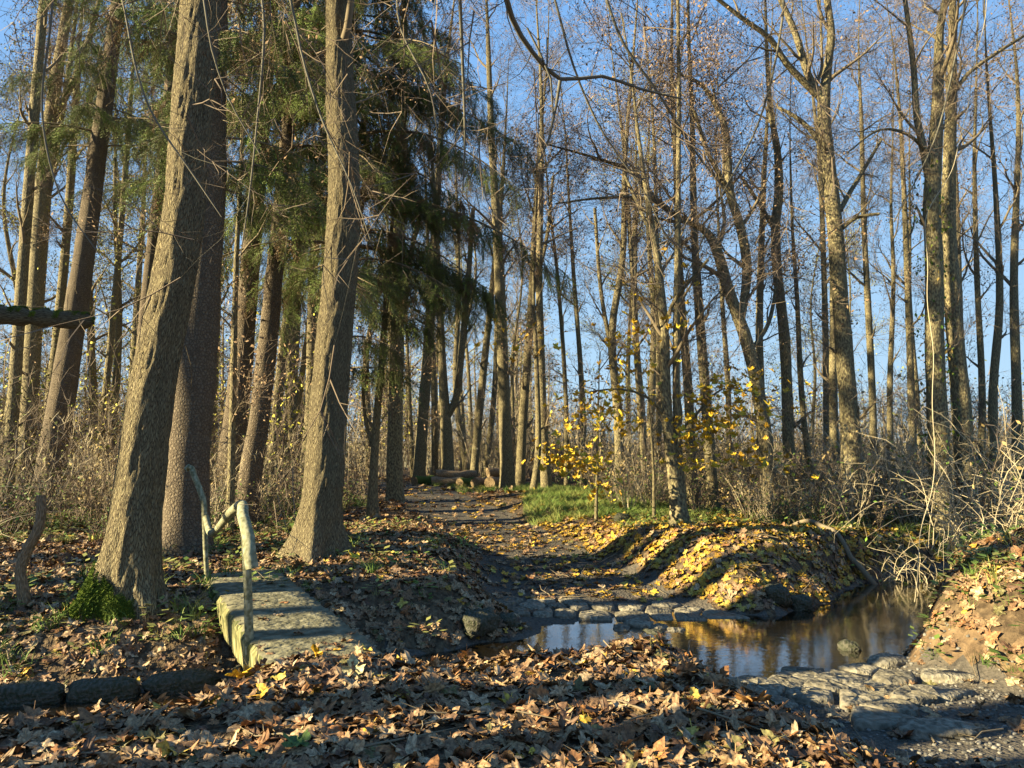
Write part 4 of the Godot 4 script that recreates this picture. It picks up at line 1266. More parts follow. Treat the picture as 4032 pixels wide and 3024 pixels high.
func bridge() -> void:
	var o := root_at("footbridge", Vector3(-2.06, 0.045, -6.70))
	o.rotation.y = atan2(0.462, 0.887)
	tag(o, "narrow concrete slab footbridge with a bent steel handrail over the stream", "bridge")
	# slab: length along local z (4.0), width along x (0.72); rough edges
	var n := FastNoiseLite.new()
	n.frequency = 1.0
	n.fractal_octaves = 4
	var mb := MB.new()
	var L := 4.1
	var rows := 120
	var prof := [Vector2(0.39, -0.27), Vector2(0.40, -0.03), Vector2(0.38, 0.0), Vector2(0.2, 0.004), Vector2(0.0, 0.0), Vector2(-0.2, 0.003), Vector2(-0.335, 0.0), Vector2(-0.355, -0.012), Vector2(-0.375, -0.045), Vector2(-0.37, -0.16), Vector2(-0.36, -0.28), Vector2(0.39, -0.27)]
	var deck := MB.new()
	for i in rows + 1:
		var z := -L * 0.5 + L * i / rows
		for k in prof.size():
			var q: Vector2 = prof[k]
			var jag := n.get_noise_3d(q.x * 9.0 + 5.0, q.y * 9.0, z * 5.0) * 0.012
			if k >= 6 and k <= 8: jag = n.get_noise_2d(z * 9.0, k) * 0.045
			elif k >= 1 and k <= 2: jag = n.get_noise_2d(z * 7.0, k + 40) * 0.03
			var broke := 0.0
			if z > L * 0.5 - 0.35 and q.x < -0.3: broke = (z - (L * 0.5 - 0.35)) * 0.3
			deck.p.push_back(Vector3(q.x + jag + broke, q.y + jag * 0.5 - (broke * 0.5 if q.y > -0.1 else 0.0), z))
			deck.n.push_back(Vector3.UP); deck.u.push_back(Vector2(q.x, z))
	var m := prof.size()
	var side := MB.new()
	for i in rows:
		for k in m - 1:
			var a := i * m + k
			var t := PackedInt32Array([a, a + m, a + 1, a + 1, a + m, a + m + 1])
			if k >= 7 and k <= 9: side.ix.append_array(t)
			else: deck.ix.append_array(t)
	side.p = deck.p.duplicate(); side.n = deck.n.duplicate(); side.u = deck.u.duplicate()
	for e in [0, rows]:
		var c := deck.p.size()
		deck.p.push_back(Vector3(0, -0.14, -L * 0.5 + L * e / rows)); deck.n.push_back(Vector3.UP); deck.u.push_back(Vector2.ZERO)
		for k in m - 1:
			deck.ix.append_array(PackedInt32Array([c, e * m + k, e * m + k + 1]))
	inst("slab", deck.done(M.concrete, false), o)
	var sd := inst("slab_side", side.done(M.lichen_concrete, false), o)
	sd.set_meta("label", "side face yellowed by lichen")
	# abutment under the near end
	var ab := inst("abutment", rock_mesh(0.40, 0.24, 0.26, 5, 0.08), o)
	ab.material_override = M.lichen_concrete
	ab.position = Vector3(0.0, -0.46, 1.75)
	var ab2 := inst("abutment", rock_mesh(0.42, 0.3, 0.3, 6, 0.08), o)
	ab2.material_override = M.concrete
	ab2.position = Vector3(0.0, -0.46, -1.7)
	var inv := o.transform.affine_inverse()
	for a in [[Vector3(-1.895, -0.06, -5.62), Vector3(-1.93, 0.97, -5.52), .030], [Vector3(-3.19, -0.08, -8.10), Vector3(-3.27, 0.82, -8.14), .024]]:
		var pm := MB.new()
		pm.tube(PackedVector3Array([inv * a[0], inv * ((a[0] as Vector3).lerp(a[1], 0.5) + Vector3(0.006, 0, 0)), inv * a[1]]), PackedFloat32Array([a[2] * 1.06, a[2], a[2]]), 16)
		pm.disc(inv * a[1], Vector3.UP, a[2], 16)
		if a[2] < .028:
			pm = MB.new()
			var q0 := smooth([-3.19, -.08, -8.10, .025, -3.225, .3, -8.11, .026, -3.25, .62, -8.12, .028, -3.28, .83, -8.15, .031, -3.35, .97, -8.2, .032, -3.43, 1.10, -8.25, .032, -3.475, 1.185, -8.28, .032, -3.51, 1.20, -8.29, .031, -3.535, 1.17, -8.29, .03], .03)
			var pq: PackedVector3Array = q0[0]
			for i in pq.size(): pq[i] = inv * pq[i]
			pm.tube(pq, q0[1], 16)
			pm.disc(pq[pq.size() - 1], Vector3.LEFT, .03, 16)
		inst("post", pm.done(M.rail), o)
	var rail := [-1.65, .66, -4.90, .040, -1.67, .74, -4.91, .040, -1.72, .84, -5.02, .040, -1.83, .96, -5.22, .039, -1.94, 1.005, -5.52, .037, -2.05, .985, -5.75, .036, -2.27, .90, -6.2, .035, -2.55, .77, -6.8, .034, -2.80, .64, -7.3, .034, -2.98, .56, -7.65, .034, -3.10, .55, -7.88, .034, -3.18, .60, -8.02, .034, -3.225, .68, -8.09, .034]
	var q := smooth(rail, 0.05)
	var pp: PackedVector3Array = q[0]
	for i in pp.size(): pp[i] = inv * pp[i]
	var rm := MB.new()
	rm.tube(pp, q[1], 18)
	rm.disc(pp[0], (pp[0] - pp[1]).normalized(), q[1][0], 18)
	var e := pp.size() - 1
	rm.disc(pp[e], (pp[e] - pp[e - 1]).normalized(), q[1][e], 18)
	inst("handrail", rm.done(M.rail), o)

func log_at(a: Vector3, b: Vector3, r: float, mossy: bool, label: String) -> void:
	var base := (a + b) * 0.5 - Vector3(0, r, 0)
	var o := root_at("log", base)
	tag(o, label, "log", "logs piled where the track bends")
	var mb := MB.new()
	var n := 8
	var pts := PackedVector3Array()
	var rad := PackedFloat32Array()
	for i in n + 1:
		var t := float(i) / n
		pts.push_back(a.lerp(b, t) - base + Vector3(0, 0.02 * sin(t * 9.0), 0))
		rad.push_back(r * (1.0 - 0.1 * t + 0.04 * sin(t * 17.0)))
	mb.tube(pts, rad, 14)
	inst("bark", mb.done(M.moss if mossy else M.log), o)
	for e in 2:
		var cm := MB.new()
		var dir := (pts[0] - pts[1]).normalized() if e == 0 else (pts[n] - pts[n - 1]).normalized()
		cm.disc(pts[0 if e == 0 else n] + dir * 0.003, dir, rad[0 if e == 0 else n], 14)
		inst("cut_end", cm.done(M.cut_wood), o)

func logs() -> void:
	var z := -26.5
	log_at(Vector3(-2.62, .38, z), Vector3(-1.25, .36, z - .15), .17, false, "long bare brown log lying on top of the log pile")
	log_at(Vector3(-3.35, .17, z + .3), Vector3(-2.75, .17, z - .5), .17, true, "mossy green log at the end of the pile by the track")
	log_at(Vector3(-2.75, .17, z + .35), Vector3(-1.7, .16, z + .2), .15, false, "brown log lying under the long bare log")
	log_at(Vector3(-1.75, .15, z + .9), Vector3(-1.3, .15, z + .1), .15, true, "short mossy log in the middle of the pile")
	log_at(Vector3(-1.2, .17, z + 1.6), Vector3(-.75, .17, z + .6), .17, false, "pale log with a sunlit end beside the grassy verge")
	log_at(Vector3(-.72, .19, z + 1.9), Vector3(-.3, .19, z + .9), .19, false, "thick log at the end of the pile against the dark trunk")
	log_at(Vector3(-.8, .5, z + 1.3), Vector3(-.1, .5, z + .9), .16, false, "dark log resting across two thick logs")

func moss_and_stub() -> void:
	# curved cut stem standing on the left bank
	var b := Vector3(-4.55, height(-4.55, -7.2), -7.2)
	var o := root_at("cut_stem", b)
	tag(o, "thin curved stem sawn off at waist height on the leafy bank", "stump")
	var q := smooth([0.02, -.15, 0, .062, 0.0, .12, 0, .056, -.03, .32, .01, .05, .01, .5, .0, .05, .10, .68, .0, .046, .13, .85, .0, .044, .12, 1.02, .0, .042], 0.03)
	var mb := MB.new()
	var rad: PackedFloat32Array = q[1]
	for i in rad.size(): rad[i] *= 1.0 + 0.06 * fine.get_noise_2d(i * 30.0, 5.0)
	mb.tube(q[0], rad, 14)
	inst("stem", mb.done(M.log), o)
	var cm := MB.new()
	cm.disc(q[0][q[0].size() - 1], Vector3.UP, 0.042, 14)
	inst("cut_end", cm.done(M.cut_wood), o)

func mossy_limb() -> void:
	# a tree standing just outside the view whose broken, mossy limb reaches in
	var b := Vector3(-6.6, height(-6.6, -6.6), -6.6)
	var o := root_at("broken_limb_tree", b)
	tag(o, "tree with a thick dark mossy limb broken off short", "tree")
	inst("trunk", build_trunk([-6.6, b.y - .3, -6.6, .24, -6.6, 3.0, -6.6, .21, -6.5, 8.0, -6.6, .16, -6.4, 13.0, -6.6, .04], b, 1, M.furrow, 0.35, 99), o)
	var q := smooth([-6.55, 2.35, -6.62, .12, -5.6, 2.62, -6.87, .098, -5.0, 2.66, -7.03, .09, -4.4, 2.64, -7.19, .086, -4.12, 2.63, -7.26, .075, -4.05, 2.63, -7.28, .03], 0.06)
	var pp: PackedVector3Array = q[0]
	var rr: PackedFloat32Array = q[1]
	for i in pp.size():
		pp[i] -= b
		rr[i] *= 1.0 + 0.35 * fine.get_noise_2d(i * 20.0, 77.0)
	var mb := MB.new()
	mb.tube(pp, rr, 14)
	inst("limb", mb.done(M.furrow), o)
	var ms := Scatter.new()
	for k in 900:
		var i := rng.randi() % pp.size()
		var w := rf(.25, PI - .25)
		if fine.get_noise_2d(i * 9.0, w * 12.0) < -.08: continue
		var out := Vector3(0, sin(w), cos(w))
		var sx := out.cross(Vector3.RIGHT).normalized()
		ms.add(Basis(sx, out, sx.cross(out)).scaled_local(Vector3.ONE * rf(.6, 1.1)), pp[i] + out * rr[i] * .97, [Color(.08, .12, .015), Color(.12, .16, .02), Color(.05, .08, .01)][k % 3])
	scatter("moss", moss_tuft(), ms, o)
	rng.seed = 31
	var cb := MB.new()
	var sc := Scatter.new()
	crown_on(cb, sc, [-6.5, 7.0, -6.6, .15, -6.4, 13.0, -6.6, .04], b, 9.5, 2.4, 1.2, .4, Color.WHITE)
	var cr := inst("crown", cb.done(M.branch), o)
	bake("foliage", sprays[0], sc, cr)

func overhang() -> void:
	# a maple standing behind the viewer; its long limbs hang into the top of the view
	var b := Vector3(3.6, 0, 1.6)
	b.y = height(b.x, b.z)
	var o := root_at("overhanging_maple", b)
	tag(o, "maple whose long dark bare limbs hang into view from above", "tree")
	inst("trunk", build_trunk([3.6, b.y - .3, 1.6, .25, 3.5, 3.0, 1.5, .22, 3.2, 8.0, 1.0, .14, 3.0, 12.0, .8, .04], b, 1, M.furrow, 0.35, 98), o)
	rng.seed = 77
	var mb := MB.new()
	var sc := Scatter.new()
	for l in OVERHANG:
		var q := smooth(l, 0.12)
		var pp: PackedVector3Array = q[0]
		for i in pp.size(): pp[i] -= b
		var lm := MB.new()
		lm.tube(pp, q[1], 7)
		inst("limb", lm.done(M.dark_twig), o)
		var k := 4
		while k < pp.size() - 1:
			var t := (pp[k + 1] - pp[k]).normalized()
			if rng.randf() < 0.3:
				var ax := t.cross(Vector3(rf(-1, 1), rf(-1, 1), rf(-1, 1))).normalized()
				grow(mb, sc, pp[k], (t.rotated(ax, rf(.4, .9)) + Vector3(0, -.25, 0)).normalized(), rf(.3, .9), q[1][k] * 0.3, 1, 0.12, Color.WHITE)
			k += 1
	var cr := inst("crown", mb.done(M.dark_twig), o)
	bake("foliage", sprays[3], sc, cr)

var OVERHANG := [
	[3.1,7.5,0.9,0.030,-0.08,4.59,-4.00,0.0186,-0.06,4.24,-4.30,0.0185,-0.00,4.13,-4.60,0.0184,0.13,4.02,-4.80,0.0164,0.33,3.93,-5.00,0.0142,0.63,4.00,-5.10,0.0116,0.90,3.96,-5.20,0.0103,1.23,3.93,-5.30,0.0060],
	[0.33,3.93,-5.00,0.0128,0.30,3.74,-5.00,0.0099,0.25,3.51,-5.00,0.0085,0.18,3.34,-5.00,0.0042],
	[0.10,4.18,-4.80,0.0069,0.26,3.88,-4.90,0.0070,0.28,3.67,-5.00,0.0057,0.26,3.51,-5.00,0.0028],
	[3.1,8.1,0.9,0.030,-0.33,4.71,-4.20,0.0122,-0.32,4.25,-4.40,0.0114,-0.31,3.82,-4.60,0.0105,-0.30,3.39,-4.70,0.0066,-0.32,3.06,-4.80,0.0040],
	[3.1,8.3,0.9,0.030,0.64,5.46,-5.40,0.0125,0.80,4.64,-5.60,0.0112,1.15,4.22,-5.80,0.0099,1.52,3.77,-6.00,0.0085,1.91,3.41,-6.20,0.0052],
	[3.1,8.5,0.9,0.030,0.24,5.17,-5.00,0.0101,0.36,4.41,-5.20,0.0089,0.62,3.81,-5.40,0.0076,1.03,3.29,-5.60,0.0047,1.18,3.00,-5.70,0.0032],
	[3.1,8.7,0.9,0.030,-1.76,5.23,-5.00,0.0101,-1.70,4.29,-5.00,0.0086,-1.73,3.64,-5.00,0.0071,-1.77,3.12,-5.00,0.0056,-1.82,2.68,-5.00,0.0028],
	[3.1,8.9,0.9,0.030,-2.86,5.31,-5.20,0.0090,-2.74,4.41,-5.20,0.0074,-2.57,3.83,-5.20,0.0074,-2.23,3.32,-5.20,0.0059,-2.03,3.03,-5.20,0.0029],
	[3.1,9.1,0.9,0.030,-1.53,5.08,-4.80,0.0083,-1.42,4.18,-4.80,0.0082,-1.26,3.61,-4.80,0.0068,-1.04,3.12,-4.80,0.0040,-0.91,2.75,-4.80,0.0027],
	[3.1,9.3,0.9,0.030,-3.36,5.46,-5.40,0.0094,-3.42,4.52,-5.40,0.0077,-3.45,3.88,-5.40,0.0076,-3.29,3.26,-5.40,0.0061,-2.96,2.78,-5.40,0.0030],
	[3.1,9.5,0.9,0.030,-0.74,5.69,-5.60,0.0097,-0.88,4.75,-5.60,0.0080,-0.62,4.12,-5.60,0.0064,-0.55,3.65,-5.60,0.0047],
	[3.1,9.7,0.9,0.030,2.14,5.61,-5.60,0.0114,2.08,4.71,-5.60,0.0096,1.95,3.99,-5.80,0.0082,1.70,3.46,-6.00,0.0051,1.49,2.95,-6.10,0.0034],
	[3.1,9.9,0.9,0.030,3.77,5.56,-5.80,0.0101,3.60,4.65,-5.90,0.0084,3.44,3.92,-6.00,0.0068,3.18,3.29,-6.20,0.0052],
	[3.1,10.1,0.9,0.030,-1.97,4.87,-4.60,0.0080,-1.92,4.07,-4.60,0.0066,-1.83,3.69,-4.70,0.0053,-1.64,3.33,-4.80,0.0041]]

# ------------------------------------------------------------------ undergrowth
func shrub_mesh(sd: int, tall: float, stems: int, leaf: float, leaf_mat: Material, stem_mat: Material) -> ArrayMesh:
	rng.seed = sd
	var mb := MB.new()
	var lv := MB.new()
	for s in stems:
		var az := rf(0, TAU)
		var lean := rf(0.05, 0.55)
		var q := Vector3(cos(az), 0, sin(az)) * rf(0, 0.25)
		var d := Vector3(cos(az) * lean, 1, sin(az) * lean).normalized()
		var ln := tall * rf(0.5, 1.1)
		var pts := PackedVector3Array([q])
		var rad := PackedFloat32Array([rf(.006, .013)])
		for i in 6:
			d = (d + Vector3(rf(-.2, .2), rf(-.16, .05), rf(-.2, .2))).normalized()
			q += d * ln / 6.0
			pts.push_back(q)
			rad.push_back(rad[0] * (1.0 - 0.14 * (i + 1)))
			if i > 0:
				for c in 3:
					var ax := d.cross(Vector3(rf(-1, 1), rf(-1, 1), rf(-1, 1))).normalized()
					var dd := d.rotated(ax, rf(.5, 1.2))
					var tl := ln * rf(.08, .28)
					var mid := q + dd * tl * 0.5 + Vector3(rf(-.03, .03), rf(-.03, .03), rf(-.03, .03))
					var tip := q + dd * tl + Vector3(rf(-.08, .08), rf(-.08, .08), rf(-.08, .08))
					mb.ribbon(PackedVector3Array([q, mid, tip]), PackedFloat32Array([.004, .003, .0015]), ax)
					for w in 2:
						var t2 := mid + (dd.rotated(ax, rf(-.9, .9)) + Vector3(rf(-.5, .5), rf(-.3, .5), rf(-.5, .5))) * tl * 0.5
						mb.ribbon(PackedVector3Array([mid, t2]), PackedFloat32Array([.003, .0013]), ax)
						if rng.randf() < leaf:
							var sz := rf(.02, .045)
							var a := Vector3(rf(-1, 1), rf(-1, .5), rf(-1, 1)).normalized()
							var b := a.cross(Vector3(rf(-1, 1), rf(-1, 1), rf(-1, 1))).normalized() * 0.6
							lv.tri(t2, t2 + (a + b) * sz, t2 + a * sz * 2.0)
							lv.tri(t2, t2 + a * sz * 2.0, t2 + (a - b) * sz)
		mb.tube(pts, rad, 4)
	var mesh := mb.done(stem_mat)
	lv.add_to(mesh, leaf_mat)
	return mesh

func undergrowth() -> void:
	var olive := mat(.75, lin(.16, .17, .045))
	olive.backlight = lin(.3, .3, .2)
	var tan_leaf := mat(.75, lin(.30, .22, .10))
	tan_leaf.backlight = lin(.3, .3, .2)
	var green := mat(.6, lin(.085, .13, .03))
	green.backlight = lin(.3, .35, .15)
	var yellow := mat(.65, lin(.42, .38, .06))
	yellow.backlight = lin(.45, .45, .2)
	var kinds := [shrub_mesh(1, 1.7, 9, .45, tan_leaf, M.twig), shrub_mesh(2, 2.4, 8, .4, olive, M.twig), shrub_mesh(3, 1.1, 12, .5, green, M.twig), shrub_mesh(4, 3.4, 8, .75, yellow, M.twig), shrub_mesh(5, 2.0, 10, .12, tan_leaf, M.cane)]
	var sc := []
	for k in kinds.size(): sc.append(Scatter.new())
	rng.seed = 5150
	# x0, x1, z0, z1, count, weights, scale0, scale1
	for a in [[-13.0, -4.6, -17.0, -12.0, 60, [3, 2, 3, 0, 2], .6, 1.0], [-24.0, -4.0, -27.0, -15.5, 130, [2, 3, 1, 3, 2], .9, 1.5], [-42.0, -4.5, -46.0, -27.0, 200, [2, 2, 0, 5, 2], 1.2, 2.2],
			[-5.0, -3.2, -20.0, -13.0, 16, [3, 2, 3, 0, 1], .5, .9], [-4.0, 4.0, -46.0, -28.5, 90, [4, 2, 0, 0, 4], .9, 1.8], [1.6, 9.0, -28.0, -15.5, 110, [4, 2, 3, 0, 3], .5, 1.05], [4.0, 30.0, -46.0, -20.0, 210, [4, 2, 0, 0, 4], .9, 1.5],
			[4.2, 9.0, -16.0, -12.6, 60, [3, 2, 4, 0, 3], .45, .8], [6.0, 16.0, -20.0, -9.5, 90, [3, 1, 3, 0, 5], .7, 1.2], [-6.5, -4.6, -12.2, -10.6, 10, [2, 1, 4, 0, 1], .4, .6], [-60.0, 60.0, -75.0, -46.0, 260, [4, 3, 0, 1, 3], 1.6, 2.8]]:
		for n in a[4]:
			var x := rf(a[0], a[1])
			var z := rf(a[2], a[3])
			var q := near_line(PATH, x, z)
			if q[0] < q[2] + 0.6 or height(x, z) < -0.2: continue
			if x > 0.0 and x < 2.2 and z > -24.0 and z < -15.0: continue
			var w := rng.randi() % 11
			var k := 0
			var acc: int = a[5][0]
			while w >= acc and k < 4:
				k += 1
				acc += a[5][k]
			var s := rf(a[6], a[7])
			sc[k].add(Basis(Vector3.UP, rng.randf() * TAU).scaled_local(Vector3(s, s * rf(.8, 1.2), s)), Vector3(x, height(x, z) - 0.03, z), Color.WHITE)
	for a in [[-6.0, -4.3, 1.0, "leafy bush on the stream bank upstream of the bridge, outside the clearing"], [-7.2, -3.3, 1.2, "tall leafy bush standing back from the stream bank"]]:
		var bush := root_at("bush", Vector3(a[0], height(a[0], a[1]), a[1]))
		tag(bush, a[3], "bush")
		for k in 3:
			var st := inst("stems", kinds[[2, 1, 3][k]], bush)
			st.scale = Vector3.ONE * a[2] * [1.0, .7, .5][k]
			st.rotation.y = k * 2.1 + a[2]
	var o := Node3D.new()
	o.name = "undergrowth"
	add_child(o)
	tag(o, "tangled bare brush and low bushes filling the wood floor", "undergrowth", "", "stuff")
	for k in kinds.size():
		scatter("brush", kinds[k], sc[k], o)
	# grass and herbs
	var g := MB.new()
	rng.seed = 808
	for k in 34:
		var az := rf(0, TAU)
		var p := Vector3(cos(az), 0, sin(az)) * rf(0, .12)
		var h := rf(.07, .2)
		var lean := Vector3(rf(-.09, .09), h, rf(-.09, .09))
		var wd := Vector3(sin(az), 0, -cos(az)) * rf(.003, .006)
		var mid := p + lean * 0.55
		g.tri(p - wd, p + wd, mid + wd * .7)
		g.tri(p - wd, mid + wd * .7, mid - wd * .7)
		g.tri(mid - wd * .7, mid + wd * .7, p + lean + Vector3(lean.x, -0.02, lean.z) * .7)
	var gm := mat(.7, Color.WHITE)
	gm.vertex_color_use_as_albedo = true
	gm.backlight = lin(.3, .35, .15)
	var tuft := g.done(gm)
	var h := MB.new()
	for k in 9:
		var az := rf(0, TAU)
		var q := Vector3(cos(az), 0, sin(az)) * rf(.02, .14) + Vector3(0, rf(.03, .12), 0)
		var a := Vector3(cos(az), rf(-.1, .5), sin(az)).normalized() * rf(.03, .06)
		var b := a.cross(Vector3.UP).normalized() * a.length() * 0.6
		h.tri(q, q + a + b, q + a * 2.0)
		h.tri(q, q + a * 2.0, q + a - b)
		h.tri(Vector3(q.x * .3, 0, q.z * .3), Vector3(q.x * .3 + .004, 0, q.z * .3), q)
	var herb := h.done(gm)
	var sg := Scatter.new()
	var sh := Scatter.new()
	for a in [[0.3, 3.4, -24.0, -14.5, 1500, .9, .0], [-3.0, 1.5, -26.5, -22.0, 350, .9, .0], [-9.0, -3.4, -20.0, -11.0, 700, .5, .55], [1.8, 10.0, -17.0, -12.0, 900, .55, .5], [-5.0, -.6, -13.0, -6.4, 240, .35, .8], [3.4, 7.0, -8.6, -5.4, 480, .25, .85], [-6.0, -2.6, -7.6, -6.2, 60, .8, .2], [5.0, 12.0, -12.0, -8.5, 300, .5, .5]]:
		for n in a[4]:
			var x := rf(a[0], a[1])
			var z := rf(a[2], a[3])
			var q := near_line(PATH, x, z)
			var y := height(x, z)
			if q[0] < q[2] + 0.05 or y < WATER + .1: continue
			var s := rf(.6, 1.3)
			var c: Color = [Color(.10, .15, .03), Color(.14, .18, .045), Color(.075, .12, .025), Color(.20, .2, .06)][rng.randi() % 4] * rf(.8, 1.25)
			var t := Basis(Vector3.UP, rng.randf() * TAU).scaled_local(Vector3(s, s, s))
			if rng.randf() < a[6]: sh.add(t, Vector3(x, y, z), c)
			else: sg.add(t, Vector3(x, y - .01, z), c)
	var go := Node3D.new()
	go.name = "grass"
	add_child(go)
	tag(go, "short green grass and low herbs on the verge and banks", "grass", "", "stuff")
	scatter("tufts", tuft, sg, go)
	scatter("herbs", herb, sh, go)
	# gravel on the track near the ford
	var pb := rock_mesh(1.0, .6, .8, 3, .15)
	var sp := Scatter.new()
	var pm := mat(.85, Color.WHITE)
	pm.vertex_color_use_as_albedo = true
	pb.surface_set_material(0, pm)
	for n in 3200:
		var x := rf(1.6, 5.0)
		var z := rf(-7.2, -3.4)
		var q := near_line(PATH, x, z)
		var y := height(x, z)
		if q[0] > q[2] + .3 or y < WATER - .03: continue
		var s := rf(.006, .018)
		var v := rf(.06, .2)
		sp.add(Basis(Vector3.UP, rf(0, TAU)).scaled_local(Vector3(s, s, s)), Vector3(x, y + s * .2, z), Color(v, v * .93, v * .82))
	scatter("gravel", pb, sp, self)
	tag(get_node("gravel"), "loose small stones on the track beside the ford", "gravel", "", "stuff")

func brambles() -> void:
	var n := 0
	for a in [[6.2, -9.7, 1.5, 120, "large tangle of pale arching bramble canes at the foot of the ivy-hung trunk"], [7.9, -10.6, 1.9, 110, "tall tangle of bare canes growing behind the bank top"], [5.6, -11.3, 0.8, 40, "small bramble overhanging the stream bend"], [-7.0, -9.6, 1.5, 16, "sparse pale bare stems rising on the leafy bank behind the cut stem"]]:
		n += 1
		rng.seed = 600 + n
		var b := Vector3(a[0], height(a[0], a[1]), a[1])
		var o := root_at("bramble", b)
		tag(o, a[4], "bush")
		var mb := MB.new()
		var lv := MB.new()
		for k in a[3]:
			var az := rf(0, TAU)
			var q := Vector3(cos(az), 0, sin(az)) * rf(0, .9)
			var d := Vector3(rf(-.6, .6), rf(.7, 1.3), rf(-.6, .6)).normalized()
			var ln: float = a[2] * rf(.6, 1.5)
			var pts := PackedVector3Array([q])
			var r := rf(.004, .009)
			var rad := PackedFloat32Array([r])
			for i in 9:
				d = (d + Vector3(rf(-.35, .35), -0.11 + rf(-.22, .2), rf(-.35, .35))).normalized()
				q += d * ln / 9.0
				if q.y < -0.1: break
				pts.push_back(q)
				rad.push_back(r * (1.0 - .09 * i))
				if rng.randf() < .5:
					var tip := q + Vector3(rf(-.2, .2), rf(-.12, .2), rf(-.2, .2))
					mb.tube(PackedVector3Array([q, tip]), PackedFloat32Array([.003, .0015]), 3)
				if rng.randf() < .12:
					var aa := Vector3(rf(-1, 1), rf(-.3, .4), rf(-1, 1)).normalized() * rf(.03, .055)
					var bb := aa.cross(Vector3.UP).normalized() * aa.length() * .6
					lv.tri(q, q + aa + bb, q + aa * 2.0)
					lv.tri(q, q + aa * 2.0, q + aa - bb)
			mb.tube(pts, rad, 5)
		inst("canes", mb.done(M.cane), o)
		var gm := mat(.55, lin(.13, .22, .03))
		gm.backlight = lin(.4, .5, .15)
		if lv.ix.size():
			inst("leaves", lv.done(gm), o)

func ivy(tree: Node3D) -> void:
	rng.seed = 321
	var sc := Scatter.new()
	for k in 900:
		var y := rf(1.2, 6.5)
		var w := rf(0, TAU)
		var clump := fine.get_noise_2d(y * 22.0, w * 6.0)
		if clump < -0.05: continue
		var r := rf(.17, .34)
		var a := Vector3(cos(w) * r, y, sin(w) * r)
		var s := rf(.05, .1)
		sc.add((Basis(Vector3.UP, rf(0, TAU)) * Basis(Vector3.RIGHT, rf(.2, 1.4))).scaled_local(Vector3.ONE * s), a, [Color(.07, .13, .02), Color(.16, .20, .03), Color(.22, .16, .05)][rng.randi() % 3] * rf(.7, 1.3))
	scatter("ivy", small_leaf, sc, tree)

func vine() -> void:
	var b := Vector3(4.11, -0.16, -7.90)
	b.y = height(b.x, b.z)
	var o := root_at("vine", b)
	tag(o, "long pale vine hanging down past the ivy-hung trunk onto the bank", "vine")
	var q := smooth([4.11,-0.16,-7.90,0.0043, 4.34,0.41,-8.20,0.0045, 4.67,0.97,-8.50,0.0047, 4.90,2.30,-8.80,0.0049, 5.05,3.46,-9.10,0.0044, 5.25,4.31,-9.40,0.0046, 5.82,5.17,-9.70,0.0047, 6.28,6.45,-10.00,0.0049, 6.74,7.72,-10.30,0.0051, 7.19,9.33,-10.60,0.0053, 7.55,11.20,-10.90,0.0046], .1)
	var pp: PackedVector3Array = q[0]
	for i in pp.size():
		pp[i] -= b
		pp[i].x += .015 * sin(i * .5)
	var mb := MB.new()
	mb.tube(pp, q[1], 6)
	inst("stem", mb.done(M.cane), o)

func fallen_branch() -> void:
	var b := Vector3(4.7, .1, -12.0)
	var o := root_at("fallen_branch", b)
	tag(o, "long dark fallen branch lying across the back of the leaf mound", "branch")
	var q := smooth([4.25, .30, -13.3, .018, 4.5, .28, -12.6, .028, 4.75, .22, -12.0, .034, 5.1, .2, -11.2, .04, 5.35, .26, -10.8, .03], .1)
	var pp: PackedVector3Array = q[0]
	for i in pp.size():
		pp[i].y = height(pp[i].x, pp[i].z) + .09 + .05 * sin(i * .7)
		pp[i] -= b
	var mb := MB.new()
	mb.tube(pp, q[1], 8)
	inst("stem", mb.done(M.branch), o)
	rng.seed = 12
	var tm := MB.new()
	for k in 7:
		var at := pp[3 + k * 2]
		tm.tube(PackedVector3Array([at, at + Vector3(rf(-.3, .3), rf(.05, .35), rf(-.3, .3)), at + Vector3(rf(-.6, .6), rf(.1, .6), rf(-.6, .6))]), PackedFloat32Array([.01, .006, .003]), 4)
	inst("side_twig", tm.done(M.branch), o)

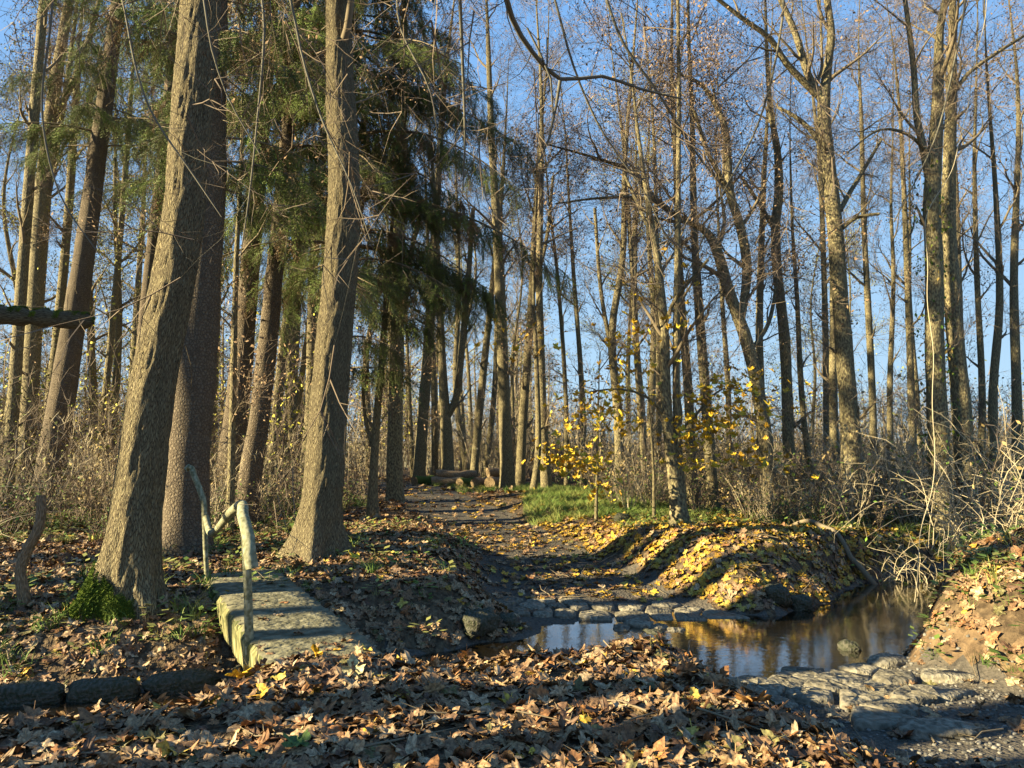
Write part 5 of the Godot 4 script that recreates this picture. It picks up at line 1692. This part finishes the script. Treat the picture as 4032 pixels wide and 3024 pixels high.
# ------------------------------------------------------------------ the scene
func _ready() -> void:
	var cam := Camera3D.new()
	cam.name = "camera"
	cam.position = Vector3(0, 1.45, 0)
	cam.rotation_degrees = Vector3(4.5, 0, 0)
	cam.fov = 53.66
	cam.near = 0.05
	cam.far = 2000.0
	cam.current = true
	add_child(cam)
	var env := Environment.new()
	env.background_mode = Environment.BG_SKY
	var sm := ProceduralSkyMaterial.new()
	sm.sky_top_color = Color(0.40, 0.67, 0.97)
	sm.sky_horizon_color = Color(0.78, 0.92, 1.0)
	sm.sky_curve = 0.25
	sm.sky_energy_multiplier = 0.51
	sm.ground_bottom_color = Color(0.2, 0.17, 0.13)
	sm.ground_horizon_color = Color(0.5, 0.5, 0.48)
	sm.sun_angle_max = 8.0
	sm.sun_curve = 0.05
	var sky := Sky.new()
	sky.sky_material = sm
	env.sky = sky
	env.tonemap_mode = Environment.TONE_MAPPER_LINEAR
	env.tonemap_exposure = 4.5
	env.sdfgi_enabled = true
	env.ssao_enabled = true
	env.ssil_enabled = true
	var we := WorldEnvironment.new()
	we.name = "environment"
	we.environment = env
	add_child(we)
	var sun := DirectionalLight3D.new()
	sun.name = "sun"
	sun.light_energy = 1.6
	sun.light_color = Color(1.0, 0.93, 0.74)
	sun.light_angular_distance = 0.5
	sun.shadow_enabled = true
	add_child(sun)
	var el := deg_to_rad(21.0)
	var az := deg_to_rad(15.0)
	var to_sun := Vector3(-cos(el) * cos(az), sin(el), cos(el) * sin(az))
	sun.look_at_from_position(to_sun * 50.0, Vector3.ZERO)

	materials()
	build_ground()
	print("ground ", Time.get_ticks_msec())
	build_water()
	rng.seed = 1
	build_leaf_shapes()
	make_sprays()
	fill_lists()
	print("protos ", Time.get_ticks_msec())
	ford()
	bridge()
	rocks()
	logs()
	moss_and_stub()
	trees()
	print("trees ", Time.get_ticks_msec())
	mossy_limb()
	overhang()
	woods()
	print("woods ", Time.get_ticks_msec())
	undergrowth()
	brambles()
	fallen_branch()
	vine()
	rng.seed = 2024
	litter()
	special_leaves()
	print("done ", Time.get_ticks_msec())

func trees() -> void:
	var oak := build_tree("leaning_oak", "leaning_tree", "big leaning furrowed trunk with a mossy foot beside the footbridge")
	moss_foot(oak)
	build_tree("dark_spruce", "spruce_tree", "thick dark reddish spruce trunk close behind the leaning mossy-footed tree")
	build_tree("spruce_slender", "spruce_tree", "tall spruce with grey scaly trunk beside a paler one behind the handrail")
	build_tree("spruce_pale", "spruce_tree", "pale sunlit spruce trunk rising behind the handrail's bent end")
	build_tree("gate_oak", "furrowed_tree", "stout furrowed trunk with flared mossy base at the far end of the bridge")
	build_tree("curtain_spruce", "spruce_tree", "spruce with long drooping dark boughs behind the stout furrowed trunk")
	build_tree("edge_spruce", "spruce_tree", "brown spruce trunk in the brush beside the thin cut stem")
	build_tree("path_tree", "track_tree", "straight dark trunk standing right at the edge of the track")
	build_tree("sapling_fork", "forked_sapling", "thin forked sapling in front of the straight trunk at the track edge")
	build_tree("fork_tree", "forked_tree", "dark tree forking low into a Y behind the log pile")
	var mp := build_tree("maple_yellow", "young_maple", "many-stemmed young maple hung with yellow leaves beside the leaf mound", "", .8, .4)
	build_tree("lean_tree", "bowed_tree", "mossy tree bowing far over toward the track", "", .85, .5)
	build_tree("big_right", "banded_tree", "tall smooth trunk banded by shadows with a spreading forked top", "", .85, .5)
	var iv := build_tree("ivy_tree", "ivy_tree", "thick trunk hung with ivy above the bramble tangle", "", .85, .5)
	ivy(iv)
	build_tree("T31", "twin_trunk_tree", "dark trunk standing close behind the ivy-hung one", "", .85, .5)
	build_tree("T24", "kinked_tree", "slim kinked trunk between the bowed tree and the shadow-banded one")
	build_tree("sap1", "sapling", "pale thin sapling on the edge of the grassy verge")
	build_tree("sap2", "sapling", "pale thin sapling just beside the young maple's foot")
	build_tree("bg10", "thin_tree", "very thin straight tree in front of the grey spruces")
	build_tree("T25", "crooked_sapling", "thin crooked stem beside the shadow-banded trunk")
	build_tree("bg5", "spruce_tree", "slim dark spruce seen behind the leaning mossy-footed tree")
	var wood := {
		"bg1": "slim bare trunk crossing above the broken mossy limb in the brush", "bg2": "dark tree forking high up in the brush behind the broken mossy limb", "bg3": "slim tree between the forked dark tree and the brown spruce trunk",
		"bg4": "very slender tree in the brush behind the brown spruce trunk", "bg6": "thin trunk in the gap behind the dark reddish spruce", "bg7": "slim trunk leaning toward the drooping spruce, behind the pale spruce",
		"bg8": "thin leaning stem between the pale spruce and the stout furrowed trunk", "bg9": "thin trunk just behind the stout furrowed trunk's sunny side",
		"m7": "straight trunk rising behind the mossy end of the log pile", "m9": "dark straight trunk standing at the thick end of the log pile", "m10": "trunk forking high beside the dark straight one at the log pile",
		"m11": "short bent stem on the grassy verge beyond the log pile", "m12": "straight trunk on the edge of the grassy verge beside the bent stem", "m13": "slanting trunk behind the long bare log", "m14": "thin pale trunk behind the pale log with a sunlit end",
		"m15": "thin trunk close beside the low-forked tree behind the logs", "m16": "thin crooked trunk seen between the arms of the low-forked tree",
		"A": "double-topped trunk rising from the brush between the verge and the young maple", "B": "thin leaning trunk between the double-topped one and the young maple", "C": "slim trunk directly behind the young maple's leaning stem",
		"D": "dark trunk close behind the young maple, thinner than its neighbour", "E": "thickest bare trunk standing behind the young maple's yellow leaves", "F": "thin far trunk between the thick bare one and the bowed tree",
		"G": "straight trunk hidden partly behind the bowed tree", "H1": "thin trunk above the grassy verge beside the double-topped tree", "H2": "thinnest trunk standing at the end of the grassy verge",
		"T26": "slender trunk just behind the shadow-banded tree", "T26b": "straight trunk almost hidden behind the shadow-banded tree", "T28": "slender leaning trunk beside the shadow-banded tree, toward the ivy-hung one",
		"T29": "slender trunk beside the ivy-hung tree over the stream bend", "T29b": "thin far trunk crossing behind the slender one at the stream bend", "T35": "thin trunk midway between the shadow-banded and the ivy-hung trees",
		"T32": "thin trunk just behind the twin of the ivy-hung tree", "T33": "crooked trunk rising out of the bramble tangle", "T34": "thick straight trunk behind the tall cane tangle"}
	for k in wood:
		build_tree(k, "woodland_tree", wood[k], "bare trees of the wood")

func moss_tuft() -> ArrayMesh:
	rng.seed = 67
	var tuft := MB.new()
	for k in 40:
		var a := Vector3(rf(-1, 1), rf(0.1, 1), rf(-1, 1)).normalized()
		var p := Vector3(rf(-1, 1), 0, rf(-1, 1)) * .03
		var w := a.cross(Vector3(rf(-1, 1), rf(-1, 1), rf(-1, 1))).normalized() * .004
		tuft.tri(p - w, p + w, p + a * .02)
	var mm := mat(.9, Color.WHITE)
	mm.vertex_color_use_as_albedo = true
	return tuft.done(mm)

func moss_foot(tree: Node3D) -> void:
	# cushions of moss on the sunny side of the root flare
	rng.seed = 66
	var sc := Scatter.new()
	var mesh := moss_tuft()
	for k in 2200:
		var w := rf(PI * 0.3, PI * 1.15)
		var y := rf(-.1, .5)
		if y > 0.31 - 0.2 * absf(w - PI * 0.82) + rf(-.09, .06): continue
		var flare := 0.5 * exp(-maxf(y, 0.0) / .28) * (0.7 + 0.5 * sin(4.0 * w + 5.0) + 0.3 * sin(7.0 * w + 10.0))
		var r := 0.262 * (1.0 + flare) + rf(-.015, .012)
		var out := Vector3(cos(w), 0.25, sin(w)).normalized()
		var x := out.cross(Vector3.FORWARD).normalized()
		sc.add(Basis(x, out, x.cross(out)).scaled_local(Vector3.ONE * rf(.7, 1.5)), Vector3(cos(w) * r + y * .08, y, sin(w) * r), [Color(.08, .12, .015), Color(.12, .16, .02), Color(.05, .08, .01)][rng.randi() % 3])
	scatter("moss", mesh, sc, tree)

func woods() -> void:
	# prototypes for the trees deeper in the wood
	var protos := []
	for k in 6:
		rng.seed = 1200 + k
		var h: float = [15.0, 18.0, 13.0, 20.0, 16.0, 16.0][k]
		var r: float = [.14, .2, .1, .22, .16, .17][k]
		var flat := [0.0, -.4, 0.0, r * 1.15, rf(-.1, .1), 2.0, rf(-.1, .1), r, rf(-.3, .3), h * .4, rf(-.3, .3), r * .75, rf(-.5, .5), h * .7, rf(-.5, .5), r * .45, rf(-.6, .6), h, rf(-.6, .6), .015]
		var o := Node3D.new()
		inst("trunk", build_trunk(flat, Vector3.ZERO, 0, M.smooth, .25, 40 + k), o)
		var mb := MB.new()
		var sc := Scatter.new()
		crown_on(mb, sc, flat, Vector3.ZERO, h * (.32 if k < 5 else .7), 3.0, 1.2, .40, Color.WHITE)
		if k < 5: crown_on(mb, sc, flat, Vector3.ZERO, 1.8, .8, 2.0, .3, Color.WHITE)
		var cr := inst("crown", mb.done(M.branch), o)
		bake("foliage", sprays[[1, 2, 4, 0, 4, 0][k]], sc, cr)
		protos.append(o)
	rng.seed = 333
	var spots := []
	# in the picture: deeper in the wood on the left, thinner on the right
	for a in [[-22.0, -5.0, -34.0, -23.0, 17, "slender bare tree deep in the sunlit brush on the bridge side", "trees deep in the wood beyond the bridge"], [-7.0, 6.0, -48.0, -31.0, 9, "distant bare tree standing behind the log pile", "distant trees behind the log pile"], [5.0, 28.0, -42.0, -26.0, 8, "distant bare tree at the field edge behind the stream bend", "distant trees along the field edge"]]:
		for n in a[4]:
			for tries in 20:
				var p := Vector2(rf(a[0], a[1]), rf(a[2], a[3]))
				var ok := true
				for q in spots:
					if p.distance_to(q) < 1.4: ok = false
				var l := near_line(PATH, p.x, p.y)
				if not ok or l[0] < l[2] + 1.0: continue
				spots.append(p)
				put_tree(protos[rng.randi() % 5], Vector3(p.x, height(p.x, p.y), p.y), a[5], a[6])
				break
	# beside the view, towards the sun: their trunks and crowns shade the clearing
	for q in SHADERS:
		put_tree(protos[5], Vector3(q[0], height(q[0], q[1]), q[1]), "bare tree of the wood on the sunny side of the bridge, outside the clearing", "trees on the sunny side that shade the clearing")
	# far wood as one mass
	var far_mesh := far_tree()
	var sc := Scatter.new()
	for n in 170:
		var x := rf(-95, 80)
		var z := rf(-120, -62)
		if x > 8.0 and z > -95.0 and rng.randf() < .8: continue
		var s := rf(.8, 1.3) * (1.0 if x < 5.0 else .45)
		sc.add(Basis(Vector3.UP, rf(0, TAU)).scaled_local(Vector3(s, s, s)), Vector3(x, height(x, z) - .2, z), Color.WHITE)
	scatter("distant_wood", far_mesh, sc, self)
	tag(get_node("distant_wood"), "far leafless wood closing the view", "wood", "", "stuff")
	for o in protos: o.free()

var SHADERS := [[-9.0, -1.3], [-7.5, -2.4], [-11.0, -1.5], [-12.5, -2.9], [-10.0, -3.6], [-14.0, -0.6], [-15.0, -4.6], [-9.5, -6.6], [-13.0, -7.2], [-17.0, -2.6], [-19.0, -6.4]]

func put_tree(proto: Node3D, at: Vector3, label: String, group: String) -> void:
	var o := proto.duplicate() as Node3D
	o.name = numbered("wood_tree")
	add_child(o, true)
	o.position = at
	o.rotation = Vector3(rf(-.05, .05), rf(0, TAU), rf(-.05, .05))
	o.scale = Vector3.ONE * rf(.85, 1.15)
	tag(o, label, "tree", group)

func far_tree() -> ArrayMesh:
	rng.seed = 2222
	var mb := MB.new()
	var h := 15.0
	mb.tube(PackedVector3Array([Vector3(0, -.3, 0), Vector3(.1, 6, 0), Vector3(-.1, 11, .1), Vector3(0, h, 0)]), PackedFloat32Array([.2, .15, .09, .02]), 6)
	for k in 40:
		var y := rf(2.0, h)
		var az := rf(0, TAU)
		var ln := rf(1.0, 3.2) * (1.1 - y / h * .6)
		var d := Vector3(cos(az), rf(.2, 1.0), sin(az)).normalized()
		var a := Vector3(0, y, 0)
		var b := a + d * ln
		mb.tube(PackedVector3Array([a, a.lerp(b, .5) + Vector3(0, -.1, 0), b]), PackedFloat32Array([.03, .02, .008]), 3)
		for t in 9:
			var p := a.lerp(b, rf(.2, 1.0))
			var e := p + (d + Vector3(rf(-1, 1), rf(-.3, 1), rf(-1, 1))).normalized() * rf(.4, 1.3)
			mb.tube(PackedVector3Array([p, e]), PackedFloat32Array([.014, .006]), 3)
	return mb.done(M.branch)
